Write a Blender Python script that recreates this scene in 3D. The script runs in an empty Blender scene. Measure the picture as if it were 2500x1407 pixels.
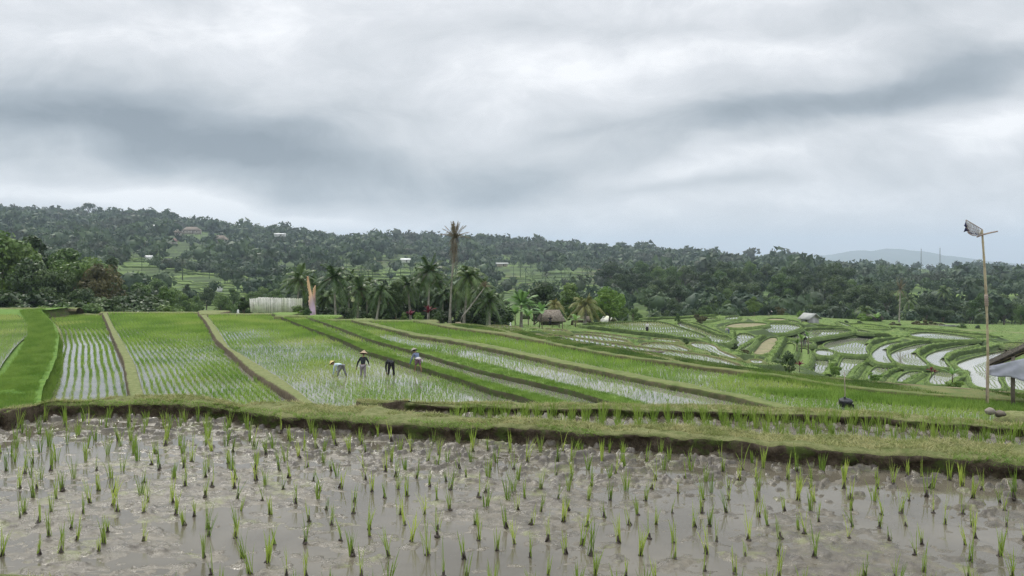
import bpy, math, random
import numpy as np
from math import radians, sin, cos, pi

# ------------------------------------------------------------------ camera
F, Y0, H, CX = 2083.0, 620.0, 1.7, 1250.0          # focal length in photo pixels, eye level row, eye height
scene = bpy.context.scene
cam = bpy.data.objects.new('camera', bpy.data.cameras.new('camera'))
scene.collection.objects.link(cam)
scene.camera = cam
cam.location = (0, 0, H)
cam.rotation_euler = (radians(90), 0, 0)
cam.data.sensor_width = 36
cam.data.lens = F / 2500 * 36
cam.data.shift_y = -(703.5 - Y0) / 2500
cam.data.clip_start = 0.05
cam.data.clip_end = 60000
scene.view_settings.view_transform = 'Standard'
scene.view_settings.look = 'None'
scene.view_settings.gamma = 1
scene.view_settings.exposure = 0.08
cy = scene.cycles
cy.max_bounces = 5; cy.diffuse_bounces = 2; cy.glossy_bounces = 2
cy.transmission_bounces = 2; cy.transparent_max_bounces = 4; cy.volume_bounces = 0
cy.caustics_reflective = False; cy.caustics_refractive = False
cy.use_denoising = True
cy.denoising_prefilter = 'NONE'

# ------------------------------------------------------------------ node helper
class NT:
    def __init__(s, tree): s.t = tree; s.n = tree.nodes; s.l = tree.links
    def new(s, kind, **kw):
        nd = s.n.new(kind)
        for k, v in kw.items(): setattr(nd, k, v)
        return nd
    def put(s, sock, v):
        if isinstance(v, bpy.types.NodeSocket): s.l.new(v, sock)
        elif v is not None: sock.default_value = v
    def math(s, op, a, b=None, c=None, clamp=False):
        nd = s.new('ShaderNodeMath', operation=op, use_clamp=clamp)
        s.put(nd.inputs[0], a); s.put(nd.inputs[1], b)
        if c is not None: s.put(nd.inputs[2], c)
        return nd.outputs[0]
    def mix(s, f, a, b):
        nd = s.new('ShaderNodeMix', data_type='RGBA')
        s.put(nd.inputs[0], f); s.put(nd.inputs[6], a if not isinstance(a, tuple) else (*a, 1)); s.put(nd.inputs[7], b if not isinstance(b, tuple) else (*b, 1))
        return nd.outputs[2]
    def noise(s, vec, scale, detail=4, rough=.55, dist=0.0, dims='3D'):
        nd = s.new('ShaderNodeTexNoise', noise_dimensions=dims)
        s.put(nd.inputs['Vector'], vec); s.put(nd.inputs['Scale'], scale)
        nd.inputs['Detail'].default_value = detail; nd.inputs['Roughness'].default_value = rough
        nd.inputs['Distortion'].default_value = dist
        return nd.outputs[0]
    def step(s, x, lo, hi, a=0.0, b=1.0, smooth=True):
        nd = s.new('ShaderNodeMapRange', interpolation_type='SMOOTHSTEP' if smooth else 'LINEAR')
        s.put(nd.inputs[0], x)
        for i, v in enumerate((lo, hi, a, b)): s.put(nd.inputs[i + 1], v)
        return nd.outputs[0]
    def xyz(s, x, y, z):
        nd = s.new('ShaderNodeCombineXYZ')
        s.put(nd.inputs[0], x); s.put(nd.inputs[1], y); s.put(nd.inputs[2], z)
        return nd.outputs[0]

# ------------------------------------------------------------------ sky and sun
SUN_EL, SUN_ROT = 48, -28
world = bpy.data.worlds.new("World"); scene.world = world; world.use_nodes = True
w = NT(world.node_tree); w.n.clear()
tc = w.new('ShaderNodeTexCoord'); sp = w.new('ShaderNodeSeparateXYZ'); w.l.new(tc.outputs['Generated'], sp.inputs[0])
dx, dy, dz = sp.outputs
yy = w.math('MAXIMUM', dy, .12)
U = w.math('DIVIDE', dx, yy); V = w.math('DIVIDE', dz, yy)
cv = w.xyz(w.math('MULTIPLY', U, 2.2), w.math('MULTIPLY', V, 7.0), w.math('MULTIPLY', dy, .6))
n1 = w.noise(cv, 1.1, 3, .5); cv2 = w.xyz(w.math('ADD', w.math('MULTIPLY', U, 2.2), 7.3), w.math('MULTIPLY', V, 7.0), 3.0)
n2 = w.noise(cv2, 1.3, 4, .5)
Uw = w.math('ADD', U, w.math('MULTIPLY', w.math('SUBTRACT', n1, .5), .22))
Vw = w.math('ADD', V, w.math('MULTIPLY', w.math('SUBTRACT', n2, .5), .11))
def blob(px, py, rx, ry, rot, amp):
    u0, v0 = (px - CX) / F, (Y0 - py) / F
    a = radians(rot); c, s_ = cos(a), sin(a)
    du = w.math('SUBTRACT', Uw, u0); dv = w.math('SUBTRACT', Vw, v0)
    p = w.math('DIVIDE', w.math('ADD', w.math('MULTIPLY', du, c), w.math('MULTIPLY', dv, s_)), rx / F)
    q = w.math('DIVIDE', w.math('SUBTRACT', w.math('MULTIPLY', dv, c), w.math('MULTIPLY', du, s_)), ry / F)
    r = w.math('ADD', w.math('MULTIPLY', p, p), w.math('MULTIPLY', q, q))
    return w.math('MULTIPLY', w.math('EXPONENT', w.math('MULTIPLY', r, -1.0)), amp)
L = 0.665
blobs = [(250, 285, 640, 115, -4, -.36), (800, 405, 600, 72, -7, -.34), (60, 330, 330, 90, 0, -.12),
         (1240, 460, 260, 45, 0, -.10), (1950, 110, 300, 40, 10, .10), (560, 60, 460, 80, 6, .15), (1650, 60, 600, 40, 4, -.10),
         (1380, 150, 210, 90, 25, .17), (1650, 130, 260, 55, 15, .16),(1120, 330, 200, 60, 15, .04),
         (2080, 255, 640, 62, 13, -.36), (1480, 315, 170, 22, 6, -.16), (2350, 170, 330, 60, 12, -.12), (1830, 385, 300, 36, 12, .22),
         (1760, 460, 300, 22, 5, -.12), (2440, 300, 120, 60, 30, .26), (2400, 395, 220, 22, 8, -.10),
         (300, 482, 480, 38, -7, .36), (700, 520, 260, 16, -8, .15), (1700, 510, 700, 60, 0, .10), (1250, 560, 1500, 50, 0, .06), (2300, 20, 400, 60, 5, -.05)]
for b in blobs: L = w.math('ADD', L, blob(*b))
fine = w.noise(w.xyz(w.math('MULTIPLY', Uw, 4.6), w.math('MULTIPLY', Vw, 8.5), 1.7), 1.2, 9, .60, .25)
L = w.math('ADD', L, w.math('MULTIPLY', w.math('SUBTRACT', fine, .5), .64))
fine2 = w.noise(w.xyz(w.math('MULTIPLY', Uw, 10), w.math('MULTIPLY', Vw, 17), 4.1), 1.4, 8, .62, .3)
L = w.math('ADD', L, w.math('MULTIPLY', w.math('SUBTRACT', fine2, .5), w.step(L, .55, .85, .06, .34)))
big = w.noise(cv, .5, 3, .5)
L = w.math('ADD', L, w.math('MULTIPLY', w.math('SUBTRACT', big, .5), .12))
cr = w.new('ShaderNodeValToRGB'); w.l.new(L, cr.inputs[0])
e = cr.color_ramp.elements
e[0].position = .12; e[0].color = (.215, .255, .295, 1)
e[1].position = .90; e[1].color = (.97, .98, 1.0, 1)
for p_, c_ in ((.34, (.37, .415, .455, 1)), (.55, (.59, .62, .65, 1)), (.72, (.75, .77, .80, 1))):
    q_ = e.new(p_); q_.color = c_
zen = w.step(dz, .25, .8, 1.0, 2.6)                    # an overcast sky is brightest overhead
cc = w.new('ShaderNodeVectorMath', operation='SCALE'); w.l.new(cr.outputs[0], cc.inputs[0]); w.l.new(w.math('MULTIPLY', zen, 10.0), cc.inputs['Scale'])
sky = w.new('ShaderNodeTexSky', sky_type='NISHITA', sun_disc=False, sun_elevation=radians(SUN_EL), sun_rotation=radians(SUN_ROT))
bg = w.new('ShaderNodeBackground'); bg.inputs[1].default_value = .1
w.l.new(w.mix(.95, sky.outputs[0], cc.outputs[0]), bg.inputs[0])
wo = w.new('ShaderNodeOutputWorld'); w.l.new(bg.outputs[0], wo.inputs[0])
sun = bpy.data.objects.new('sun', bpy.data.lights.new('sun', 'SUN')); scene.collection.objects.link(sun)
sun.data.energy = 1.7; sun.data.angle = radians(14); sun.data.color = (1, .95, .86)
sun.rotation_euler = (radians(90 - SUN_EL), 0, radians(180 + SUN_ROT) * -1)
sun.location = (0, 0, 60)

# ------------------------------------------------------------------ object helpers
def link(o): scene.collection.objects.link(o); return o
def tag(o, label=None, cat=None, group=None, kind=None):
    if label: o['label'] = label
    if cat: o['category'] = cat
    if group: o['group'] = group
    if kind: o['kind'] = kind
    return o
def empty(name, loc, label, cat, group=None, rz=0.0, sc=1.0):
    o = link(bpy.data.objects.new(name, None)); o.location = loc; o.rotation_euler.z = rz; o.scale = (sc,) * 3
    o.empty_display_size = .2
    return tag(o, label, cat, group)
def npmesh(name, V, faces, mats=(), midx=None, smooth=False):
    """V (n,3); faces: list of (m,k) int arrays"""
    V = np.ascontiguousarray(V, dtype=np.float32).reshape(-1, 3)
    faces = [np.asarray(f, dtype=np.int32) for f in faces if len(f)]
    me = bpy.data.meshes.new(name)
    me.vertices.add(len(V)); me.vertices.foreach_set('co', V.ravel())
    nl = sum(f.size for f in faces); nf = sum(len(f) for f in faces)
    me.loops.add(nl); me.loops.foreach_set('vertex_index', np.concatenate([f.ravel() for f in faces]))
    tot = np.concatenate([np.full(len(f), f.shape[1], np.int32) for f in faces])
    me.polygons.add(nf)
    me.polygons.foreach_set('loop_start', np.concatenate([[0], np.cumsum(tot)[:-1]]).astype(np.int32))
    if midx is not None: me.polygons.foreach_set('material_index', np.asarray(midx, np.int32))
    if smooth: me.polygons.foreach_set('use_smooth', np.ones(nf, bool))
    me.update(calc_edges=True)
    for m in mats: me.materials.append(m)
    return me
def mobj(name, me, parent=None, kind=None, loc=None):
    o = link(bpy.data.objects.new(name, me))
    if parent: o.parent = parent
    if kind: o['kind'] = kind
    if loc is not None: o.location = loc
    return o
class MB:
    """collects boxes, tubes and sheets into one mesh"""
    def __init__(s): s.V = []; s.Q = []; s.T = []; s.n = 0
    def add(s, V, Q=(), T=()):
        V = np.asarray(V, float).reshape(-1, 3)
        if len(Q): s.Q.append(np.asarray(Q) + s.n)
        if len(T): s.T.append(np.asarray(T) + s.n)
        s.V.append(V); s.n += len(V)
    def box(s, c, size, rot=0.0, tilt=0.0):
        x, y, z = np.array(size) / 2
        V = np.array([[sx * x, sy * y, sz * z] for sz in (-1, 1) for sy in (-1, 1) for sx in (-1, 1)])
        if tilt:
            ct, st = cos(tilt), sin(tilt); V = V @ np.array([[ct, 0, st], [0, 1, 0], [-st, 0, ct]]).T
        cr_, sr = cos(rot), sin(rot); V = V @ np.array([[cr_, -sr, 0], [sr, cr_, 0], [0, 0, 1]]).T
        s.add(V + np.array(c), [[0, 2, 3, 1], [4, 5, 7, 6], [0, 1, 5, 4], [2, 6, 7, 3], [0, 4, 6, 2], [1, 3, 7, 5]])
    def tube(s, path, rad, seg=8, cap=True):
        P_ = np.asarray(path, float); n = len(P_); rad = np.broadcast_to(np.asarray(rad, float), (n,))
        d = np.gradient(P_, axis=0); d /= np.linalg.norm(d, axis=1)[:, None] + 1e-9
        up = np.where(np.abs(d[:, 2:3]) > .9, np.array([[1., 0, 0]]), np.array([[0, 0, 1.]]))
        a = np.cross(d, up); a /= np.linalg.norm(a, axis=1)[:, None] + 1e-9; b = np.cross(d, a)
        t = np.linspace(0, 2 * pi, seg, endpoint=False)
        V = P_[:, None] + rad[:, None, None] * (np.cos(t)[None, :, None] * a[:, None] + np.sin(t)[None, :, None] * b[:, None])
        V = V.reshape(-1, 3); Q = []
        for i in range(n - 1):
            for j in range(seg):
                k = (j + 1) % seg; Q.append([i * seg + j, i * seg + k, (i + 1) * seg + k, (i + 1) * seg + j])
        T = []
        if cap:
            V = np.vstack([V, P_[0], P_[-1]]); c0 = n * seg
            for j in range(seg):
                k = (j + 1) % seg; T += [[c0, k, j], [c0 + 1, (n - 1) * seg + j, (n - 1) * seg + k]]
        s.add(V, Q, T)
    def sheet(s, A, B, C, D, th=.02, n=1):
        A, B, C, D = map(np.array, (A, B, C, D)); nn = np.cross(B - A, D - A); nn = nn / np.linalg.norm(nn) * th
        V = [A, B, C, D, A + nn, B + nn, C + nn, D + nn]
        s.add(V, [[3, 2, 1, 0], [4, 5, 6, 7], [0, 1, 5, 4], [1, 2, 6, 5], [2, 3, 7, 6], [3, 0, 4, 7]])
    def blob(s, c, r, seed=0, sub=2, amp=.25):
        V, T = ico(sub); rs = np.random.RandomState(seed); k = rs.normal(size=(5, 3)) * 2
        d = 1 + amp * sum(np.sin(V @ k[i] + i) for i in range(5)) / 3
        s.add(V * d[:, None] * np.array(r) + np.array(c), T=T)
    def mesh(s, name, mats, smooth=False):
        fs = []
        if s.Q: fs.append(np.vstack(s.Q))
        if s.T: fs.append(np.vstack(s.T))
        return npmesh(name, np.vstack(s.V), fs, mats if isinstance(mats, (list, tuple)) else [mats], smooth=smooth)
    def obj(s, name, mat, parent=None, smooth=False, label=None):
        o = mobj(name, s.mesh(name, mat, smooth), parent)
        if label: o['label'] = label
        return o
_ico = {}
def ico(sub):
    if sub in _ico: return _ico[sub]
    t = (1 + 5 ** .5) / 2
    V = [(-1, t, 0), (1, t, 0), (-1, -t, 0), (1, -t, 0), (0, -1, t), (0, 1, t), (0, -1, -t), (0, 1, -t), (t, 0, -1), (t, 0, 1), (-t, 0, -1), (-t, 0, 1)]
    T = [(0, 11, 5), (0, 5, 1), (0, 1, 7), (0, 7, 10), (0, 10, 11), (1, 5, 9), (5, 11, 4), (11, 10, 2), (10, 7, 6), (7, 1, 8), (3, 9, 4), (3, 4, 2), (3, 2, 6), (3, 6, 8), (3, 8, 9), (4, 9, 5), (2, 4, 11), (6, 2, 10), (8, 6, 7), (9, 8, 1)]
    V = [np.array(v) / np.linalg.norm(v) for v in V]
    for _ in range(sub - 1):
        mem = {}; T2 = []
        def mid(a, b):
            k = (min(a, b), max(a, b))
            if k not in mem: m = V[a] + V[b]; V.append(m / np.linalg.norm(m)); mem[k] = len(V) - 1
            return mem[k]
        for a, b, c in T:
            x, y, z = mid(a, b), mid(b, c), mid(c, a); T2 += [(a, x, z), (b, y, x), (c, z, y), (x, y, z)]
        T = T2
    _ico[sub] = (np.array(V), np.array(T)); return _ico[sub]

def vnoise(x, y, seed=0):
    x = np.asarray(x, float); y = np.asarray(y, float)
    xi = np.floor(x).astype(np.int64); yi = np.floor(y).astype(np.int64); fx = x - xi; fy = y - yi
    fx = fx * fx * (3 - 2 * fx); fy = fy * fy * (3 - 2 * fy)
    def h(a, b):
        n = (a * 374761393 + b * 668265263 + seed * 1442695041) & 0xffffffff
        n = ((n ^ (n >> 13)) * 1274126177) & 0xffffffff
        return ((n ^ (n >> 16)) & 0xffff) / 65535.0
    return (h(xi, yi) * (1 - fx) + h(xi + 1, yi) * fx) * (1 - fy) + (h(xi, yi + 1) * (1 - fx) + h(xi + 1, yi + 1) * fx) * fy
def fbm(x, y, seed=0, o=4):
    s, a, t = 0, 1., 0
    for i in range(o): s = s + a * vnoise(x * 2 ** i, y * 2 ** i, seed + i * 17); t += a; a *= .5
    return s / t
def P(px, py, drop):
    Y = drop * F / (np.asarray(py, float) - Y0); return (np.asarray(px, float) - CX) / F * Y, Y
def P3(px, py, d):
    """point seen at pixel (px,py) at depth d"""
    return np.array([(px - CX) / F * d, d, H - (py - Y0) / F * d])
def sstep(x, a, b):
    t = np.clip((x - a) / (b - a), 0, 1); return t * t * (3 - 2 * t)

# ------------------------------------------------------------------ materials
def mat(name):
    m = bpy.data.materials.new(name); m.use_nodes = True; t = NT(m.node_tree); t.n.clear()
    out = t.new('ShaderNodeOutputMaterial'); b = t.new('ShaderNodeBsdfPrincipled'); t.l.new(b.outputs[0], out.inputs[0])
    return m, t, b, out
def simple(name, c1, c2, scale=3.0, rough=.8, bump=0.0, bscale=None, spec=.3, world=True, stretch=None, c3=None, metal=0.0):
    m, t, b, out = mat(name)
    g = t.new('ShaderNodeNewGeometry').outputs['Position'] if world else t.new('ShaderNodeTexCoord').outputs['Object']
    if stretch:
        mp = t.new('ShaderNodeMapping'); t.l.new(g, mp.inputs[0]); mp.inputs['Scale'].default_value = stretch; g = mp.outputs[0]
    n = t.noise(g, scale, 5, .6)
    col = t.mix(t.step(n, .35, .65), c1, c2)
    if c3: col = t.mix(t.step(t.noise(g, scale * .23, 3), .5, .68), col, c3)
    t.put(b.inputs['Base Color'], col); b.inputs['Roughness'].default_value = rough
    b.inputs['Specular IOR Level'].default_value = spec; b.inputs['Metallic'].default_value = metal
    if bump:
        bp = t.new('ShaderNodeBump'); t.l.new(t.noise(g, bscale or scale * 3, 5, .65), bp.inputs['Height']); bp.inputs['Strength'].default_value = bump
        bp.inputs['Distance'].default_value = .05; t.l.new(bp.outputs[0], b.inputs['Normal'])
    return m
def leafmat(name, c1, c2, scale=.6, trans=.3, rough=.55, c3=None, rnd=.25):
    m, t, b, out = mat(name)
    g = t.new('ShaderNodeNewGeometry').outputs['Position']
    col = t.mix(t.step(t.noise(g, scale, 3, .6), .35, .65), c1, c2)
    if c3: col = t.mix(t.step(t.noise(g, scale * .3, 2), .52, .64), col, c3)
    if rnd:
        oi = t.new('ShaderNodeObjectInfo').outputs['Random']
        hs = t.new('ShaderNodeHueSaturation'); t.l.new(col, hs.inputs['Color'])
        t.l.new(t.step(oi, 0, 1, 1 - rnd, 1 + rnd, False), hs.inputs['Value']); t.l.new(t.step(oi, 0, 1, .51, .485, False), hs.inputs['Hue'])
        col = hs.outputs[0]
    t.put(b.inputs['Base Color'], col); b.inputs['Roughness'].default_value = rough; b.inputs['Specular IOR Level'].default_value = .3
    tr = t.new('ShaderNodeBsdfTranslucent'); t.put(tr.inputs[0], col)
    mx = t.new('ShaderNodeMixShader'); mx.inputs[0].default_value = trans
    t.l.new(b.outputs[0], mx.inputs[1]); t.l.new(tr.outputs[0], mx.inputs[2]); t.l.new(mx.outputs[0], out.inputs[0])
    return m
def terrain_mat():
    m, t, b, out = mat('hill_ground')
    g = t.new('ShaderNodeNewGeometry'); pos = g.outputs['Position']
    s = t.new('ShaderNodeSeparateXYZ'); t.l.new(pos, s.inputs[0]); sn = t.new('ShaderNodeSeparateXYZ'); t.l.new(g.outputs['Normal'], sn.inputs[0])
    far = t.step(s.outputs[1], 220, 420)
    near = t.mix(t.step(t.noise(pos, .9, 5, .65), .38, .62), (.08, .135, .032), (.14, .195, .052))
    near = t.mix(t.step(t.noise(pos, .16, 3), .55, .7), near, (.17, .18, .08))
    mpz = t.new('ShaderNodeMapping'); t.l.new(pos, mpz.inputs[0]); mpz.inputs['Scale'].default_value = (.012, .012, .9)
    fa = t.mix(t.step(t.noise(mpz.outputs[0], 1.0, 4, .6), .40, .6), (.055, .09, .028), (.125, .185, .045))
    fa = t.mix(t.step(t.noise(pos, .011, 3), .55, .68), fa, (.13, .12, .06))
    col = t.mix(far, near, fa)
    # overgrown terrace risers are darker plants
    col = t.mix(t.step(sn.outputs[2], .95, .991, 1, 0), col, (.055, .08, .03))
    t.put(b.inputs['Base Color'], col); b.inputs['Roughness'].default_value = .9; b.inputs['Specular IOR Level'].default_value = .15
    bp = t.new('ShaderNodeBump'); t.l.new(t.noise(pos, 3.0, 5, .7), bp.inputs['Height']); bp.inputs['Strength'].default_value = .8; bp.inputs['Distance'].default_value = .15
    t.l.new(bp.outputs[0], b.inputs['Normal'])
    return m
def bund_mat(name, top1, top2, soil1, soil2, lo=.45, hi=.8, scale=6., moss=None):
    m, t, b, out = mat(name)
    g = t.new('ShaderNodeNewGeometry'); pos = g.outputs['Position']
    sn = t.new('ShaderNodeSeparateXYZ'); t.l.new(g.outputs['True Normal'], sn.inputs[0])
    top = t.mix(t.step(t.noise(pos, scale, 6, .7), .36, .62), top1, top2)
    soil = t.mix(t.step(t.noise(pos, scale * 1.6, 6, .7), .36, .62), soil1, soil2)
    if moss: soil = t.mix(t.step(t.noise(pos, scale * .5, 4, .7), .50, .62), soil, moss)
    fz = t.math('ADD', sn.outputs[2], t.math('MULTIPLY', t.math('SUBTRACT', t.noise(pos, scale * .7, 4, .7), .5), .5))
    t.put(b.inputs['Base Color'], t.mix(t.step(fz, lo, hi), soil, top)); b.inputs['Roughness'].default_value = .92
    b.inputs['Specular IOR Level'].default_value = .15
    bp = t.new('ShaderNodeBump'); t.l.new(t.noise(pos, scale * 5, 6, .75), bp.inputs['Height']); bp.inputs['Strength'].default_value = .9; bp.inputs['Distance'].default_value = .03
    t.l.new(bp.outputs[0], b.inputs['Normal'])
    return m
def water_mat(name, c1, c2, rough=.04, bump=.02, bscale=8., scale=.3, spec=.5, ior=1.4):
    m, t, b, out = mat(name)
    pos = t.new('ShaderNodeNewGeometry').outputs['Position']
    t.put(b.inputs['Base Color'], t.mix(t.step(t.noise(pos, scale, 4, .6), .35, .65), c1, c2))
    t.put(b.inputs['Roughness'], rough); b.inputs['IOR'].default_value = ior; b.inputs['Specular IOR Level'].default_value = spec
    bp = t.new('ShaderNodeBump'); t.l.new(t.noise(pos, bscale, 3, .5), bp.inputs['Height']); bp.inputs['Strength'].default_value = bump; bp.inputs['Distance'].default_value = .02
    t.l.new(bp.outputs[0], b.inputs['Normal'])
    return m
def mud_mat():
    m, t, b, out = mat('wet_mud')
    pos = t.new('ShaderNodeNewGeometry').outputs['Position']
    s = t.new('ShaderNodeSeparateXYZ'); t.l.new(pos, s.inputs[0])
    col = t.mix(t.step(t.noise(pos, 5, 6, .7), .35, .65), (.066, .056, .038), (.125, .107, .074))
    col = t.mix(t.step(t.noise(pos, 2.1, 7, .78), .52, .64), col, (.125, .13, .045))       # algae film
    dry = t.step(s.outputs[2], .004, .03)
    col = t.mix(t.math('MULTIPLY', dry, t.step(t.noise(pos, 14, 5, .7), .42, .6)), col, (.06, .048, .038))
    col = t.mix(t.math('MULTIPLY', t.step(t.noise(pos, 3.3, 7, .78), .54, .64), .75), col, (.045, .036, .026))
    t.put(b.inputs['Base Color'], col)
    t.put(b.inputs['Roughness'], t.step(t.noise(pos, 9, 5, .7), .35, .65, .18, .5)); b.inputs['Specular IOR Level'].default_value = .5
    bp = t.new('ShaderNodeBump'); t.l.new(t.noise(pos, 38, 6, .75), bp.inputs['Height']); bp.inputs['Strength'].default_value = .55; bp.inputs['Distance'].default_value = .012
    t.l.new(bp.outputs[0], b.inputs['Normal'])
    return m
M = dict(
    terrain=terrain_mat(),
    bund=bund_mat('bund_dry_grass', (.125, .15, .05), (.205, .21, .092), (.055, .042, .030), (.125, .10, .07), .45, .85, 7., (.09, .12, .035)),
    path=bund_mat('bund_cut_grass', (.115, .145, .048), (.185, .195, .082), (.085, .065, .045), (.16, .13, .085), .40, .75, 4.),
    lush=bund_mat('bund_green_grass', (.07, .145, .020), (.115, .20, .034), (.075, .11, .028), (.11, .11, .05), .2, .7, 2.2, (.07, .13, .02)),
    bank=bund_mat('terrace_bank_grass', (.095, .155, .036), (.15, .205, .06), (.035, .06, .018), (.065, .09, .03), .5, .9, 1.6),
    dull=bund_mat('bund_dull_grass', (.085, .12, .035), (.145, .15, .058), (.08, .08, .04), (.13, .115, .06), .3, .8, 1.2),
    lushb=bund_mat('bund_thick_grass', (.095, .16, .034), (.145, .21, .052), (.065, .085, .03), (.085, .075, .045), .35, .8, 2.2, (.06, .10, .022)),
    dullb=bund_mat('bund_olive_grass', (.10, .135, .04), (.155, .175, .065), (.065, .075, .032), (.12, .105, .06), .35, .8, 2., (.085, .11, .035)),
    mud=mud_mat(),
    turbid=water_mat('turbid_water', (.088, .078, .058), (.128, .114, .086), .07, .10, 5., 1.2),
    water=water_mat('paddy_water', (.16, .16, .13), (.24, .225, .19), .06, .04, 6., .5, .7),
    plot=simple('bare_plot', (.17, .155, .085), (.24, .215, .12), 1.5, .95, .4, c3=(.14, .17, .06)),
    brownb=bund_mat('bund_brown', (.13, .115, .065), (.19, .165, .10), (.07, .055, .035), (.11, .09, .06), .3, .8, 2.),
    clear=water_mat('terrace_water', (.17, .175, .13), (.23, .23, .185), .02, .008, 3., .1, .5, 1.62),
    rice=leafmat('rice_leaf', (.19, .30, .04), (.32, .42, .08), 2.5, .4, .5, None, .28),
    ricef=leafmat('rice_leaf_field', (.15, .275, .040), (.255, .385, .07), .25, .4, .5, (.32, .41, .10), 0),
    ricey=leafmat('rice_leaf_yellowish', (.22, .26, .05), (.34, .34, .10), .5, .4, .5, None, 0),
    ricer=leafmat('rice_leaf_terrace', (.15, .24, .045), (.24, .34, .09), .12, .4, .5, (.28, .32, .12), 0),
    stub=simple('seedling_root_mud', (.03, .022, .018), (.07, .055, .042), 30, .5, world=False),
    grass=leafmat('dry_grass_blade', (.20, .235, .07), (.38, .36, .17), 5., .3, .7, None, 0),
    grassg=leafmat('green_grass_blade', (.13, .235, .035), (.21, .32, .06), .8, .35, .6, None, 0),
    bankg=leafmat('bank_grass_blade', (.065, .125, .025), (.15, .22, .05), .5, .35, .6, None, 0),
    dark=leafmat('dark_leaf', (.032, .062, .018), (.062, .105, .028), .5, .25, .5, None, .3),
    mid=leafmat('green_leaf', (.065, .125, .028), (.115, .19, .04), .5, .3, .5, None, .25),
    bright=leafmat('fresh_leaf', (.11, .21, .035), (.19, .30, .055), .5, .35, .5, None, .15),
    brown=leafmat('olive_brown_leaf', (.075, .075, .03), (.12, .11, .04), .5, .25, .6, None, .2),
    forest=leafmat('forest_leaf', (.024, .050, .025), (.072, .115, .044), .045, .2, .6, (.05, .065, .035), 0),
    palm=leafmat('palm_frond', (.038, .078, .018), (.085, .14, .035), .7, .25, .42, None, .25),
    palmy=leafmat('yellowing_frond', (.15, .18, .05), (.26, .25, .085), .8, .25, .5, None, .1),
    dry=leafmat('dead_frond', (.12, .095, .06), (.21, .17, .11), .9, .2, .8, None, .1),
    banana=leafmat('banana_leaf', (.12, .24, .05), (.19, .32, .09), .8, .35, .4, None, .15),
    red=leafmat('red_leaf', (.11, .010, .02), (.20, .02, .04), 1.5, .3, .5, None, .1),
    trunk=simple('palm_bark', (.20, .18, .15), (.32, .30, .26), 2.5, .9, .4),
    wood=simple('tree_bark', (.10, .085, .065), (.18, .155, .12), 2., .9, .5),
    bamboo=simple('bamboo', (.27, .22, .14), (.40, .34, .22), 4., .5, .1),
    bambood=simple('weathered_bamboo', (.20, .15, .13), (.32, .26, .21), 3., .6, .2),
    pale=simple('pale_bamboo_slats', (.60, .59, .52), (.74, .73, .66), 2., .7, .2, c3=(.52, .54, .40)),
    tarp=simple('grey_tarpaulin', (.30, .31, .36), (.40, .41, .46), 1.5, .5, .25, 3.),
    white=simple('white_paint', (.60, .60, .58), (.75, .75, .73), 2., .7),
    thatch=simple('old_thatch', (.10, .082, .065), (.22, .19, .15), 4., .95, .6, 14.),
    thatchd=simple('dark_thatch', (.018, .016, .013), (.06, .052, .035), 7., .95, .8, 20.),
    tin=simple('grey_sheet_roof', (.27, .28, .26), (.36, .37, .34), 1.2, .6, .1),
    wall=simple('grey_plank_wall', (.30, .30, .30), (.40, .39, .38), 1.2, .85, .2, stretch=(5, 5, .5)),
    tile=simple('red_roof_tiles', (.12, .065, .055), (.18, .095, .08), .6, .8, .2),
    plaster=simple('hill_house_wall', (.38, .33, .29), (.50, .46, .41), .5, .9),
    black=simple('black_plastic', (.010, .012, .014), (.022, .025, .03), 4., .45, .8, 7.),
    stone=simple('pale_stone', (.17, .15, .125), (.28, .25, .21), 3., .9, .8, 9.),
    orange=simple('orange_cloth', (.62, .30, .12), (.72, .40, .19), .8, .8, .1),
    navy=simple('navy_cloth', (.015, .018, .05), (.03, .03, .09), 5., .9),
    steel=simple('mast_steel', (.12, .13, .14), (.2, .2, .2), .1, .6),
    skin=simple('skin', (.20, .11, .07), (.26, .15, .10), 6., .6, world=False),
    hair=simple('black_hair', (.01, .009, .008), (.02, .018, .016), 9., .6, world=False),
)
def cloth(name, c1, c2, scale=9.): return simple(name, c1, c2, scale, .9, .3, 20., .1, False)

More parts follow.
